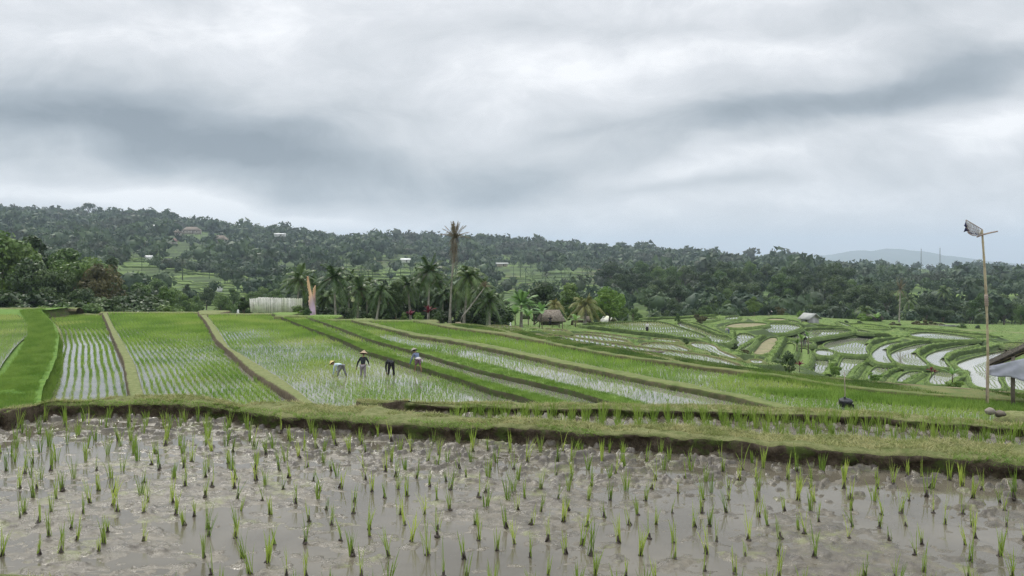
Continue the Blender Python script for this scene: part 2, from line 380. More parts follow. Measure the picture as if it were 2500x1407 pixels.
# ------------------------------------------------------------------ terraced paddies traced as plan polygons
# (pixels of the outline, level below the eye, crop density 0..1, row spacing, kind)
PADS = [
 ([(1290,828),(1340,826),(1400,838),(1480,850),(1568,864),(1640,874),(1630,878),(1540,869),(1400,848)], 7.0, .5, .3, 'w'),
 ([(1325,817),(1400,824),(1501,841),(1600,853),(1660,861),(1740,871),(1822,898),(1790,899),(1700,884),(1600,869),(1500,858),(1400,842),(1340,828)], 7.4, .8, .35, 'w'),
 ([(1400,816),(1460,820),(1538,834),(1530,839),(1460,832),(1405,825)], 8.0, .8, .35, 'w'),
 ([(1556,842),(1610,837),(1660,845),(1692,861),(1640,859),(1590,852)], 8.0, .8, .35, 'w'),
 ([(1405,811),(1450,813),(1520,822),(1588,833),(1570,837),(1480,825)], 8.8, .7, .35, 'w'),
 ([(1594,826),(1658,832),(1660,838),(1600,834)], 9.0, .7, .35, 'w'),
 ([(1684,840),(1700,836),(1745,843),(1752,856),(1808,876),(1795,879),(1740,864),(1700,851)], 9.5, .8, .4, 'w'),
 ([(1828,878),(1864,880),(1856,891),(1838,888)], 10., .8, .4, 'w'),
 ([(1180,806),(1225,806),(1275,813),(1245,817),(1190,813)], 6.6, .9, .35, 'w'),
 ([(1335,803),(1385,808),(1390,813),(1330,808)], 7.6, .6, .35, 'w'),
 ([(1190,796),(1262,798),(1264,804),(1205,803)], 6.9, .6, .35, 'w'),
 # the field with the standing farmer and its neighbour
 ([(1400,796),(1480,790),(1610,785),(1660,801),(1735,826),(1700,832),(1600,818),(1500,806)], 12., 1.7, .35, 'w'),
 ([(1640,789),(1700,789),(1753,812),(1792,824),(1779,841),(1741,840),(1700,822)], 13., 1.1, .4, 'w'),
 ([(1798,812),(1850,822),(1832,846),(1808,863),(1798,856)], 14., 1.0, .45, 'w'),
 ([(1828,869),(1872,826),(1904,825),(1880,869)], 14.6, 0, .4, 'd'),
 ([(1760,800),(1800,789),(1874,790),(1870,796),(1810,804)], 13.6, 0, .4, 'd'),
 ([(1836,808),(1874,800),(1881,788),(1955,795),(1950,805),(1904,818)], 15.0, .9, .5, 'w'),
 ([(1770,776),(1805,772),(1802,781),(1770,784)], 13.6, .9, .5, 'w'),
 ([(1700,783),(1748,776),(1755,780),(1710,788)], 13.2, .9, .5, 'w'),
 ([(1866,783),(1880,778),(1925,780),(1912,786)], 14.7, 0, .5, 'd'),
 ([(1915,781),(1950,786),(1953,792),(1930,788)], 15.0, .9, .5, 'w'),
 ([(1903,818),(1960,806),(1992,800),(2045,807),(2085,809),(2070,813),(2000,825),(1960,830),(1926,828)], 15.9, .9, .5, 'w'),
 ([(2042,787),(2052,787),(2083,799),(2070,800)], 15.6, .5, .5, 'w'),
 ([(2088,806),(2115,809),(2130,815),(2100,813)], 15.9, .5, .5, 'w'),
 ([(2212,819),(2250,812),(2300,814),(2402,829),(2350,833),(2262,829)], 16.3, .7, .5, 'w'),
 ([(2060,793),(2110,791),(2180,801),(2150,806),(2090,802)], 16.0, 1.2, .5, 'g'),
 ([(2190,806),(2280,803),(2420,818),(2400,824),(2300,812)], 16.2, 1.2, .5, 'y'),
 ([(2440,838),(2500,838),(2540,846),(2470,850)], 16.4, 2., .5, 'y'),
 ([(2000,845),(2060,826),(2161,822),(2135,832),(2108,850),(2124,870),(2061,866),(2040,860)], 16.9, .9, .45, 'w'),
 ([(1992,853),(2038,857),(2032,873),(1992,869)], 16.9, .9, .45, 'w'),
 ([(2129,862),(2160,840),(2212,834),(2176,848),(2161,857),(2168,877),(2183,891),(2142,887),(2129,872)], 17.0, .9, .45, 'w'),
 ([(2172,864),(2225,845),(2290,836),(2245,853),(2231,860),(2244,874),(2273,899),(2198,893),(2178,876)], 17.05, .9, .45, 'w'),
 ([(2252,872),(2305,852),(2408,838),(2320,860),(2303,868),(2306,888),(2325,903),(2279,896)], 17.1, .9, .45, 'w'),
 ([(2332,889),(2383,872),(2500,848),(2520,852),(2455,868),(2449,893),(2432,925),(2447,943),(2438,957),(2375,946),(2371,918),(2344,900)], 17.2, .9, .45, 'w'),
 ([(1903,873),(1918,838),(1945,842),(1926,882)], 15.5, 0, .5, 'g'),
 ([(1931,885),(1950,850),(1978,855),(1974,888),(1948,902)], 16.5, 0, .5, 'g'),
 ([(1925,833),(1958,834),(1987,838),(1977,846),(1940,843)], 16.3, .8, .45, 'w'),
 ([(1988,914),(1986,883),(1999,877),(2026,878),(2013,917)], 17.5, .9, .45, 'w'),
 ([(2044,921),(2050,896),(2060,870),(2122,874),(2098,896),(2080,925)], 17.5, .9, .45, 'w'),
 ([(2113,929),(2137,894),(2192,895),(2153,918),(2146,932)], 17.6, .9, .45, 'w'),
 ([(2183,934),(2215,908),(2259,910),(2229,926),(2213,938)], 17.6, .9, .45, 'w'),
 ([(2268,927),(2290,905),(2357,911),(2361,926),(2318,930),(2306,944),(2272,942)], 17.6, .9, .45, 'w'),
 ([(2440,900),(2500,905),(2560,920),(2560,962),(2466,955),(2456,930)], 17.6, .9, .45, 'w'),
]
pads = []
for px_, drop, dens, sp_, kd in PADS:
    X, Y = P([p[0] for p in px_], [p[1] for p in px_], drop)
    pts = np.stack([X, Y], 1)
    if np.sum(X * np.roll(Y, -1) - np.roll(X, -1) * Y) < 0: pts = pts[::-1]
    for _ in range(2): pts = np.stack([.75 * pts + .25 * np.roll(pts, -1, 0), .25 * pts + .75 * np.roll(pts, -1, 0)], 1).reshape(-1, 2)
    pads.append((pts, drop, dens, sp_, kd))
def inside(poly, x, y):
    r = np.zeros(x.shape, bool); n = len(poly)
    for i in range(n):
        x1, y1 = poly[i]; x2, y2 = poly[(i + 1) % n]
        if y1 == y2: continue
        c = (y1 > y) != (y2 > y)
        r ^= c & (x < (x2 - x1) * (y - y1) / (y2 - y1) + x1)
    return r
def pdist(poly, x, y):
    d = np.full(x.shape, 1e9)
    for i in range(len(poly)):
        a = poly[i]; b = poly[(i + 1) % len(poly)]; ab = b - a; L2 = ab @ ab + 1e-9
        t = np.clip(((x - a[0]) * ab[0] + (y - a[1]) * ab[1]) / L2, 0, 1)
        d = np.minimum(d, np.hypot(x - a[0] - t * ab[0], y - a[1] - t * ab[1]))
    return d

# ------------------------------------------------------------------ terrain profiles: per photo column, (distance, drop below eye) or (distance, -photo row)
PROF = {
 -900: [(1,2.2),(8.6,2.2),(12,3.8),(24,8.1),(95,8.1),(115,10),(130,13),(170,16),(250,17),(330,-735),(450,-690),(600,-640),(850,-595),(1150,-545),(1400,-525),(1900,-545),(4000,-600)],
 0: [(1,2.2),(8.6,2.2),(12,3.8),(24,8.1),(95,8.1),(115,10),(130,13),(170,16),(250,17),(330,-735),(450,-690),(600,-640),(850,-598),(1150,-545),(1400,-524),(1900,-545),(4000,-600)],
 300: [(1,2.2),(8.6,2.2),(12,3.8),(24,8.1),(98,8.1),(115,10),(130,13),(170,17),(200,20),(250,20.5),(290,-764),(340,-730),(400,-703),(450,-682),(600,-655),(850,-605),(1150,-560),(1400,-536),(1900,-550),(4000,-600)],
 600: [(1,2.2),(8.6,2.2),(12,3.8),(24,7.7),(96,7.7),(105,8.6),(125,10),(160,15),(200,20),(250,20.5),(290,-766),(340,-738),(400,-715),(450,-700),(600,-674),(850,-644),(1150,-595),(1400,-571),(1900,-585),(4000,-615)],
 850: [(1,2.4),(9.5,2.4),(13,4.2),(24,7.4),(80,7.1),(95,7.9),(115,9.3),(135,10.7),(160,13),(250,20),(400,-722),(600,-684),(850,-648),(1150,-611),(1400,-593),(1900,-604),(4000,-624)],
 1100: [(1,2.6),(10.5,2.6),(14,4.6),(24,7.3),(76,7.2),(95,8.1),(115,9.6),(135,10.9),(160,14),(250,21),(400,-728),(600,-694),(850,-659),(1150,-622),(1400,-604),(1900,-613),(4000,-627)],
 1300: [(1,2.6),(10.5,2.6),(14,4.6),(24,7.2),(62,7.1),(70,7.3),(85,7.9),(100,9.6),(130,12.1),(150,12.5),(165,15),(250,21.5),(400,-730),(600,-703),(850,-669),(1150,-634),(1400,-616),(1900,-622),(4000,-632)],
 1500: [(1,2.6),(10.5,2.6),(14,4.6),(24,7.2),(54,7.05),(67,7.7),(80,8.4),(91,9.2),(115,12.3),(150,12.5),(170,13.4),(190,16),(260,22),(400,-735),(600,-711),(850,-677),(1150,-645),(1400,-625),(1900,-631),(4000,-638)],
 1700: [(1,2.6),(10.5,2.6),(14,4.6),(24,7.3),(46,7.05),(59,7.7),(75,9),(88,9.9),(108,12.4),(125,13.3),(150,13.4),(180,13.9),(202,14.5),(225,18),(260,23),(330,24),(450,-717),(600,-696),(850,-679),(1150,-657),(1500,-637),(2000,-643),(4000,-647)],
 1900: [(1,2.6),(10.5,2.6),(14,4.6),(24,7.3),(45,7.05),(60,9.5),(80,13.6),(100,15.6),(125,15.2),(150,15.2),(175,15.3),(200,15),(212,15.2),(235,19),(270,24),(330,24),(450,-717),(600,-701),(850,-686),(1150,-671),(1600,-648),(2200,-652),(4000,-654)],
 2100: [(1,2.6),(10.5,2.6),(14,4.6),(24,7.3),(44,7.05),(60,10.5),(80,14.5),(104,17.9),(120,17.7),(145,17.2),(170,16.5),(200,16.1),(212,16.2),(240,20),(280,25),(340,25.5),(450,-726),(600,-705),(850,-694),(1150,-681),(1600,-667),(2500,-656),(4000,-657)],
 2500: [(1,2.6),(9.8,2.6),(13,4.5),(23,7.2),(41,7.05),(60,10.5),(80,14.5),(104,18),(130,17.8),(160,17.2),(190,17.2),(215,17.9),(240,21),(280,25),(340,26),(450,-729),(600,-709),(850,-697),(1150,-684),(1600,-670),(2500,-660),(4000,-658)],
 3400: [(1,2.6),(9.8,2.6),(13,4.5),(23,7.2),(41,7.05),(60,10.5),(80,14.5),(104,18),(130,17.8),(160,17.2),(190,17.2),(215,17.9),(240,21),(280,25),(340,26),(450,-729),(600,-709),(850,-697),(1150,-684),(1600,-670),(2500,-660),(4000,-658)],
}
_cols = sorted(PROF); _lY = np.log(np.concatenate([np.arange(1, 40, .5), np.geomspace(40, 14000, 500)]))
_tab = []
for c in _cols:
    a = [(np.log(d), v if v > 0 else (-v - Y0) / F * d) for d, v in PROF[c]]
    a.append((np.log(14000), a[-1][1] * 3 if a[-1][1] > 0 else 60))
    _tab.append(np.interp(_lY, [q[0] for q in a], [q[1] for q in a]))
_tab = np.array(_tab)
def terrain(X, Y, fine=True):
    X = np.asarray(X, float); Y = np.asarray(Y, float); sh = X.shape; X = X.ravel(); Y = np.maximum(Y.ravel(), 1.0)
    px = np.clip(X / Y * F + CX, _cols[0], _cols[-1] - .01)
    ci = np.clip(np.searchsorted(_cols, px, side='right') - 1, 0, len(_cols) - 2)
    c0 = np.array(_cols)[ci]; c1 = np.array(_cols)[ci + 1]; t = (px - c0) / (c1 - c0); t = t * t * (3 - 2 * t)
    fy = np.interp(np.log(Y), _lY, np.arange(len(_lY))); i0 = np.clip(fy.astype(int), 0, len(_lY) - 2); ft = fy - i0
    g = lambda c: _tab[c, i0] * (1 - ft) + _tab[c, i0 + 1] * ft
    drop = g(ci) * (1 - t) + g(ci + 1) * t
    z = H - drop
    far = sstep(Y, 240, 420)
    z = z + sstep(Y, 330, 520) * (fbm(X / 90, Y / 90, 3) - .5) * np.clip(Y * .016, 0, 14) * 1.3
    z = z + far * (fbm(X / 400, Y / 400, 5, 2) - .5) * np.clip(Y * .02 - 10, 0, 22)
    # rice terraces on the valley sides
    st = np.where(Y < 480, .85, np.where(Y < 700, 1.5, 3.0))
    q = z / st; fl = np.floor(q); fr = q - fl
    zt = (fl + .12 * fr / .9 * (fr < .9) + (fr >= .9) * (.12 + .88 * sstep(fr, .9, 1.0))) * st
    tm = sstep(Y, 190, 260) * (1 - sstep(Y, 1100, 1300)); z = z * (1 - tm) + zt * tm
    near = 1 - sstep(Y, 190, 260)
    z = z + near * sstep(Y, 10, 40) * (fbm(X / 3.5, Y / 3.5, 9, 3) - .5) * .25
    if fine:
        m = (Y > 40) & (Y < 260)
        if m.any():
            xm, ym, zm = X[m], Y[m], z[m].copy(); wsum = np.zeros(len(xm)); zs = np.zeros(len(xm)); low = np.full(len(xm), 1e9)
            for poly, dr, *_ in pads:
                lo = poly.min(0) - 7; hi = poly.max(0) + 7
                k = np.where((xm > lo[0]) & (xm < hi[0]) & (ym > lo[1]) & (ym < hi[1]))[0]
                if not len(k): continue
                d = pdist(poly, xm[k], ym[k]); ins = inside(poly, xm[k], ym[k]); d = np.where(ins, 0, d)
                ww = 1 - sstep(d, .5, 6.5); ww = ww ** 2
                wsum[k] += ww; zs[k] += ww * (H - dr + .02)
                kk = k[d < 1.6]; low[kk] = np.minimum(low[kk], H - dr - .22)
            a = np.clip(wsum, 0, 1); zm = zm * (1 - a) + np.where(wsum > 0, zs / np.maximum(wsum, 1e-6), 0) * a
            z[m] = np.minimum(zm, low)
    return z.reshape(sh)
def gz(X, Y): return float(terrain(np.array([X]), np.array([Y]))[0])

def grid_faces(nr, nc):
    i = np.arange(nr - 1)[:, None] * nc + np.arange(nc - 1)[None]
    return np.stack([i, i + 1, i + nc + 1, i + nc], -1).reshape(-1, 4)
Ys = np.concatenate([np.linspace(1.5, 30, 70), np.geomspace(30.4, 230, 360), np.geomspace(232, 1600, 330), np.geomspace(1630, 14000, 60)])
pxs = np.concatenate([np.linspace(-900, -60, 40), np.linspace(-50, 2550, 620), np.linspace(2560, 3400, 40)])
GY = np.repeat(Ys[:, None], len(pxs), 1); GX = (pxs[None] - CX) / F * GY
TZ = terrain(GX, GY)
mobj('terrain', npmesh('terrain', np.stack([GX, GY, TZ], -1), [grid_faces(len(Ys), len(pxs))], [M['terrain']], smooth=True), kind='structure')
# the ground the photographer stands on
gx, gy = np.meshgrid(np.linspace(-20, 20, 160), np.linspace(-14, 3.75, 80))
zz = .10 + .05 * (fbm(gx * 1.5, gy * 1.5, 4) - .5) - 2.5 * sstep(np.abs(gx), 13, 20)
mobj('ground', npmesh('ground', np.stack([gx, gy, zz], -1), [grid_faces(80, 160)], [M['bund']], smooth=True), kind='structure')

# ------------------------------------------------------------------ blades and rice
def blades(base, h, wd, lean, rng, nseg=1, bend=.5, az=None):
    """thin upright blades; base (n,3), arrays h, wd, lean"""
    n = len(base); az = rng.uniform(0, 2 * pi, n) if az is None else az
    fc = rng.uniform(0, pi, n)
    side = np.stack([np.cos(fc), np.sin(fc), np.zeros(n)], 1) * (wd / 2)[:, None]
    out = np.stack([np.cos(az), np.sin(az), np.zeros(n)], 1)
    up = np.array([0, 0, 1.])
    if nseg == 1:
        tip = base + out * (lean * h)[:, None] + up * h[:, None]
        V = np.stack([base - side, base + side, tip], 1).reshape(-1, 3)
        return V, np.arange(n * 3).reshape(-1, 3)
    rows = []
    for k in range(nseg):
        t = k / nseg; c = base + out * (lean * h * (t * (1 - bend) + bend * t * t))[:, None] + up * (h * (t - .25 * bend * t * t * lean))[:, None]
        wf = (1 - t ** 2 * .6); rows += [c - side * wf, c + side * wf]
    tip = base + out * (lean * h)[:, None] + up * (h * (1 - .25 * bend * lean))[:, None]
    V = np.stack(rows + [tip], 1).reshape(-1, 3); m = 2 * nseg + 1; o = np.arange(n)[:, None] * m; T = []
    for k in range(nseg - 1):
        a = 2 * k; T += [o + np.array([[a, a + 1, a + 3]]), o + np.array([[a, a + 3, a + 2]])]
    a = 2 * nseg - 2; T.append(o + np.array([[a, a + 1, a + 2]]))
    return V, np.concatenate(T, 0)
def clumps(x, y, z, h, nb, wd, spread, rng, lean=.35, nseg=1):
    n = len(x); r = rng.uniform(0, 1, (n, nb)) ** .6 * spread; a = rng.uniform(0, 2 * pi, (n, nb))
    bx = (x[:, None] + r * np.cos(a)).ravel(); by = (y[:, None] + r * np.sin(a)).ravel()
    bz = np.broadcast_to(np.asarray(z, float), (n,)) if np.ndim(z) == 0 else z
    base = np.stack([bx, by, np.repeat(bz, nb)], 1)
    hh = np.repeat(h, nb) * rng.uniform(.6, 1.1, n * nb); ln = lean * rng.uniform(.1, 1.2, n * nb)
    return blades(base, hh, np.full(n * nb, wd) if np.ndim(wd) == 0 else np.repeat(wd, nb), ln, rng, nseg, .5, a.ravel())

# long fields running away from the camera (pixels of the left and right water edge, level, rows)
FIELDS = {
 'A': dict(l=[(-900,760),(-900,1030)], r=[(96,766),(128,800),(137,830),(130,880),(112,925),(92,965),(84,1010),(80,1040)], d=6.9, far=105, near=29.5),
 'B': dict(l=[(112,769),(148,806),(156,843),(147,880),(134,916),(121,980),(112,1040)], r=[(247,767),(259,794),(275,835),(300,895),(312,968),(322,1040)], d=7.7, far=106, near=29.5),
 'C': dict(l=[(262,767),(279,802),(304,843),(332,895),(352,966),(374,1040)], r=[(478,764),(502,794),(526,839),(550,862),(605,914),(642,940),(702,979),(790,1040)], d=7.4, far=105, near=29.5),
 'D': dict(l=[(505,772),(535,810),(559,851),(605,877),(661,910),(709,943),(757,980),(850,1040)], r=[(661,771),(750,807),(838,840),(901,870),(975,892),(1030,910),(1104,932),(1200,966),(1267,982),(1380,1025)], d=7.1, far=98, near=29.5),
 'E': dict(l=[(690,776),(770,802),(838,829),(901,854),(975,877),(1030,891),(1100,911),(1167,934),(1250,955),(1320,974),(1394,991),(1460,1010)], r=[(748,779),(838,811),(901,836),(1030,872),(1100,893),(1167,913),(1300,944),(1401,968),(1460,986),(1560,1015)], d=6.9, far=92, near=29.5),
 'F': dict(l=[(800,785),(882,811),(956,840),(1030,858),(1100,873),(1200,897),(1300,925),(1401,950),(1494,970),(1560,990),(1640,1015)], r=[(857,788),(1012,827),(1100,840),(1234,867),(1367,898),(1501,925),(1634,952),(1700,964),(1800,986),(1900,1012)], d=6.76, far=85, near=29.5),
 'G': dict(l=[(900,788),(1012,816),(1100,828),(1234,853),(1367,882),(1501,908),(1634,934),(1700,946),(1840,975),(1900,990),(2000,1015)], r=[(1000,787),(1100,806),(1234,824),(1367,851),(1501,877),(1700,904),(1900,930),(2050,955),(2161,969),(2346,982),(2560,998),(2800,1015)], d=6.62, far=82, near=29.5),
 'lane': dict(l=[(1060,791),(1120,801),(1234,815),(1367,843),(1501,868),(1700,895),(1900,919),(2050,945),(2161,958),(2346,972),(2560,987),(2800,1003)], r=[(1110,790),(1234,804),(1300,815),(1400,836),(1568,862),(1700,884),(1824,904),(1952,920),(2100,934),(2300,949),(2500,966),(2800,984)], d=6.52, far=79, near=29.5),
}
for k, f in FIELDS.items():
    for s_ in 'lr':
        X, Y = P([p[0] for p in f[s_]], [p[1] for p in f[s_]], f['d']); o = np.argsort(Y)
        f['X' + s_] = (lambda Yq, X=X[o], Y=Y[o]: np.interp(Yq, Y, X))
    f['z'] = H - f['d']
order = list(FIELDS)
ricerng = np.random.RandomState(11)
def ribbon(name, xa, xb, Yv, za, zb, top, matn, seed, na=14, amp=.05, kind='structure'):
    """bund between field edges xa(z=za) and xb(z=zb)"""
    t = np.array([0, .0, .025, .05, .10, .24, .36, .5, .64, .76, .86, .93, .98, 1.0]); W = (xb - xa)[:, None]
    Xv = xa[:, None] + W * t[None]; n = len(Yv)
    prof = np.array([-.35, 0, .55, .85, .97, 1, 1, 1, 1, .99, .95, .7, .2, -.3])
    lo = np.where(t < .5, za, zb)[None]; z = np.where(prof[None] >= 0, lo + (top - lo) * prof[None], lo + prof[None] * .5) * np.ones((n, 1))
    Yg = np.repeat(Yv[:, None], 14, 1)
    nz = (fbm(Xv * 1.3, Yg * 1.3, seed) - .5); e = (prof > .3)[None]
    z = z + e * nz * amp * 2; Xv = Xv + e * (fbm(Yg * .9, Xv * .5, seed + 3) - .5) * np.minimum(W * .18, .35)
    return mobj(name, npmesh(name, np.stack([Xv, Yg, z], -1), [grid_faces(n, 14)], [M[matn]], smooth=True), kind=kind)
bundmats = {'A': 'path', 'B': 'path', 'C': 'path', 'D': 'lushb', 'E': 'lushb', 'F': 'dullb', 'G': 'dull'}
for i, k in enumerate(order):
    f = FIELDS[k]; Yv = np.geomspace(f['near'], f['far'], 260)
    xl, xr = f['Xl'](Yv), f['Xr'](Yv)
    if i: xl = np.maximum(xl, FIELDS[order[i - 1]]['Xr'](Yv) + .35)
    xr = np.maximum(xr, xl + .15)
    cr_ = np.linspace(0, 1, 30 if k in ('A', 'lane') else 4)
    Xg = (xl - .25)[:, None] + (xr - xl + .5)[:, None] * cr_[None]; Yg = np.repeat(Yv[:, None], len(cr_), 1)
    z = np.full(Xg.shape, f['z'])
    if k == 'lane':
        z += .10 + .12 * (fbm(Xg, Yg, 41) - .5); z -= 1.2 * (cr_[None] > .97)
        me_ = M['dull']
    elif k == 'A':
        d_ = (xr[:, None] - Xg)
        z += .12 + .20 * (1 - sstep(d_, 1.6, 2.6)) + .34 * (fbm(Xg * .7, Yg * .7, 43) - .5) * (1 - sstep(d_, 2.0, 3.0))
        f['Ad'] = 3.6; me_ = M['lush']
    else: me_ = M['water']
    nm = {'A': 'grass_bank', 'lane': 'grass_track'}.get(k, 'paddy_water')
    mobj(nm, npmesh(nm, np.stack([Xg, Yg, z], -1), [grid_faces(len(Yv), len(cr_))], [me_], smooth=True), kind='structure')
    f['xl'], f['xr'], f['Yv'] = xl, xr, Yv
for i in range(len(order) - 1):
    a, b = FIELDS[order[i]], FIELDS[order[i + 1]]
    Yv = np.geomspace(29.5, max(a['far'], b['far']) + .6, 440)
    xa = np.interp(Yv, a['Yv'], a['xr']); xb = np.interp(Yv, b['Yv'], b['xl'])
    top = max(a['z'], b['z']) + (.11 if order[i] in 'BC' else .15) + (.22 if order[i] == 'A' else 0)
    if order[i] == 'A': top = b['z'] + .16
    ribbon('field_bund', xa, xb, Yv, a['z'], b['z'], top, bundmats[order[i]], 60 + i * 7)
    if order[i] == 'A':                      # steep side of the tall bank
        n = len(Yv); Yg = np.repeat(Yv[:, None], 6, 1); tt = np.array([0, .15, .4, .7, 1, 1.15])
        Xg = xa[:, None] - .15 + tt[None] * .40 + .2 * (fbm(Yg, tt[None] * 3 + Yg * 0, 71) - .5)
        zg = a['z'] + .28 - tt[None] ** 1.5 * .95 + 0 * Yg
        mobj('grass_bank', npmesh('grass_bank', np.stack([Xg, Yg, zg], -1), [grid_faces(n, 6)], [M['lushb']], smooth=True), kind='structure')
fl = FIELDS['lane']; Yv = np.geomspace(29.5, 80, 420); xq_ = np.interp(Yv, fl['Yv'], fl['xr'])
ribbon('field_bund', xq_ - .65, xq_ + .0, Yv, fl['z'] + .03, fl['z'] - .5, fl['z'] + .13, 'brownb', 141)
# bunds closing the far ends of the long fields
for k in order[:-1]:
    f = FIELDS[k]; xs = np.linspace(f['xl'][-1] - 1.0, f['xr'][-1] + 1.0, max(12, int((f['xr'][-1] - f['xl'][-1]) * 3)))
    off = np.array([-.1, .05, .2, .6, 1.1, 1.5, 3.0]); zz = np.array([-.15, .12, .2, .24, .2, .0, -1.6])
    Yg = f['far'] - .2 + off[None] + .5 * (fbm(xs[:, None] * .4, 0 * off[None], 5) - .5); Xg = np.repeat(xs[:, None], len(off), 1)
    zg = f['z'] + zz[None] + .12 * (fbm(Xg * 1.2, Yg, 8) - .5) * (zz[None] > 0)
    mobj('field_bund', npmesh('field_bund', np.stack([Xg, Yg, zg], -1), [grid_faces(len(xs), len(off))[:, ::-1]], [M['path' if k in 'ABCD' else 'dullb']], smooth=True), kind='structure')

RICE = {'B': (.47, .20, .26, 7, .4), 'C': (.38, .25, .28, 8, .55), 'D': (.30, .26, .27, 7, .36), 'E': (.28, .26, .20, 6, .3), 'F': (.30, .26, .21, 6, .22), 'G': (.28, .25, .25, 7, .7)}
RLAB = {'B': 'rows of young rice with wide strips of water in the leftmost narrow paddy', 'C': 'lush green rice in the paddy between the two pale grass bunds', 'D': 'young rice in the wide paddy where the four farmers work',
        'E': 'sparse rice in the thin strip just beyond the farmers', 'F': 'young rice standing in bright water in the middle strip paddy', 'G': 'dense light green rice in the long curved strip reaching the black bag'}
for k, (sx, sy, hh, nb, dens) in RICE.items():
    f = FIELDS[k]; yv = np.arange(f['near'] + .2, f['far'] - .3, sy); nmax = int(np.max(f['xr'] - f['xl']) / sx) + 1
    Yg = np.repeat(yv[:, None], nmax, 1); xl = np.interp(yv, f['Yv'], f['xl']); xr = np.interp(yv, f['Yv'], f['xr'])
    Xg = xl[:, None] + .2 + np.arange(nmax)[None] * sx
    ok = (Xg < xr[:, None] - .15)
    px = Xg / Yg * F + CX; ok &= (px > -60) & (px < 2560)
    x = Xg[ok]; y = Yg[ok]; n = len(x)
    lushn = fbm(x / 6, y / 6, 31 + ord(k), 3) + .30 * sstep(y, 46, 90)
    lush = np.clip((lushn - .42) * 3.0 + (dens - .5) * 1.2, 0, 1)
    keep = ricerng.uniform(size=n) < .86 + .14 * lush
    x, y, lush = x[keep], y[keep], lush[keep]; n = len(x)
    x = x + ricerng.normal(0, .028, n); y = y + ricerng.normal(0, .035, n)
    h = hh * (.72 + .5 * lush) * ricerng.uniform(.8, 1.2, n)
    wd = .012 + .012 * lush
    V, T = clumps(x, y, f['z'] - .01, h, nb, wd * (1 + y / 90), .035 + .03 * dens, ricerng, .42)
    o = mobj('rice_plants', npmesh('rice_plants', V, [T], [M['ricef']]))
    tag(o, RLAB[k], 'rice', kind='stuff')
# yellow green rice and water in the leftmost field, inside the grassy bank
fa = FIELDS['A']
ax = np.linspace(-55, -21, 60); ay = np.linspace(44, 92, 80); AX, AY = np.meshgrid(ax, ay)
lim = fa['Xr'](ay) - 2.5 - .4 * np.sin(ay / 7)
AX = np.minimum(AX, lim[:, None] + (AX - AX.min()) * .0001)
mobj('paddy_water', npmesh('paddy_water', np.stack([AX, AY, np.full(AX.shape, fa['z'] + .30)], -1), [grid_faces(80, 60)], [M['water']]), kind='structure')
yv = np.arange(44, 92, .27); xv = np.arange(-55, -18, .36); XX, YY = np.meshgrid(xv, yv); ok = XX < (fa['Xr'](YY) - 2.6 - .4 * np.sin(YY / 7)); ok &= XX / YY * F + CX > -60
V, T = clumps(XX[ok] + ricerng.normal(0, .03, ok.sum()), YY[ok] + ricerng.normal(0, .03, ok.sum()), fa['z'] + .28, np.full(ok.sum(), .28), 8, .02, .05, ricerng, .4)
tag(mobj('rice_plants', npmesh('rice_plants', V, [T], [M['ricef']])), 'young green rice in the raised paddy at the left edge behind the grassy bank', 'rice', kind='stuff')

# tufts of grass on banks
def tufts(name, x, y, z, h, nb, wd, matn, label, spread=.12, lean=.6):
    V, T = clumps(np.asarray(x), np.asarray(y), np.asarray(z), np.asarray(h), nb, wd, spread, ricerng, lean)
    return tag(mobj(name, npmesh(name, V, [T], [M[matn]])), label, 'grass', kind='stuff')
n = 42000
y = ricerng.uniform(35, 100, n) ** 1.0; d_ = ricerng.uniform(0, 1, n) ** 1.3 * 2.5 ; x = fa['Xr'](y) - d_ + .35
zt = np.where(x > fa['Xr'](y) - .3, fa['z'] + .4 - 1.5 * (x - fa['Xr'](y) + .3), fa['z'] + .30)
tufts('grass', x, y, zt, ricerng.uniform(.08, .24, n) * (.5 + 1.6 * fbm(x * .9, y * .9, 12, 3) ** 1.5 * 1.6), 5, .03, 'grassg', 'lush bright green grass over the tall bank at the far left', .16)
yq = ricerng.uniform(34, 104, 12000); u = ricerng.uniform(0, .5, 12000); xa = np.interp(yq, fa['Yv'], fa['xr']); xb = np.interp(yq, FIELDS['B']['Yv'], FIELDS['B']['xl'])
tufts('grass', xa - .2 + (xb - xa + .2) * u, yq, fa['z'] + .22 - u * 1.7, ricerng.uniform(.08, .24, 12000), 5, .03, 'grassg', 'green grass hanging down the right side of the tall left bank', .16)
bx, by, bz = [], [], []
for a, b, m_ in (('D', 'E', 6500), ('E', 'F', 5000)):
    fa_, fb_ = FIELDS[a], FIELDS[b]; yq = np.exp(ricerng.uniform(np.log(36), np.log(90), m_)); xa = np.interp(yq, fa_['Yv'], fa_['xr']); xb = np.interp(yq, fb_['Yv'], fb_['xl'])
    bx.append(xa + (xb - xa) * ricerng.uniform(.02, 1.0, m_)); by.append(yq); bz.append(np.full(m_, max(fa_['z'], fb_['z']) + .12))
bx, by, bz = map(np.concatenate, (bx, by, bz))
tufts('grass', bx, by, bz, ricerng.uniform(.08, .22, len(bx)), 6, .022, 'grassg', 'green grass along the two dark bunds beyond the farmers', .14)
fl_ = FIELDS['lane']; m_ = 9000; yq = np.exp(ricerng.uniform(np.log(31.6), np.log(46), m_)); xa = np.interp(yq, FIELDS['G']['Yv'], FIELDS['G']['xr']); 
xl9 = np.interp(yq, fl_['Yv'], fl_['xl']); xr9 = np.interp(yq, fl_['Yv'], fl_['xr']); y9 = np.exp(ricerng.uniform(np.log(34), np.log(78), 14000)); x9 = np.interp(y9, fl_['Yv'], fl_['xl']); w9 = np.interp(y9, fl_['Yv'], fl_['xr']) - x9; x9 = x9 + w9 * ricerng.uniform(-.05, 1.02, 14000)
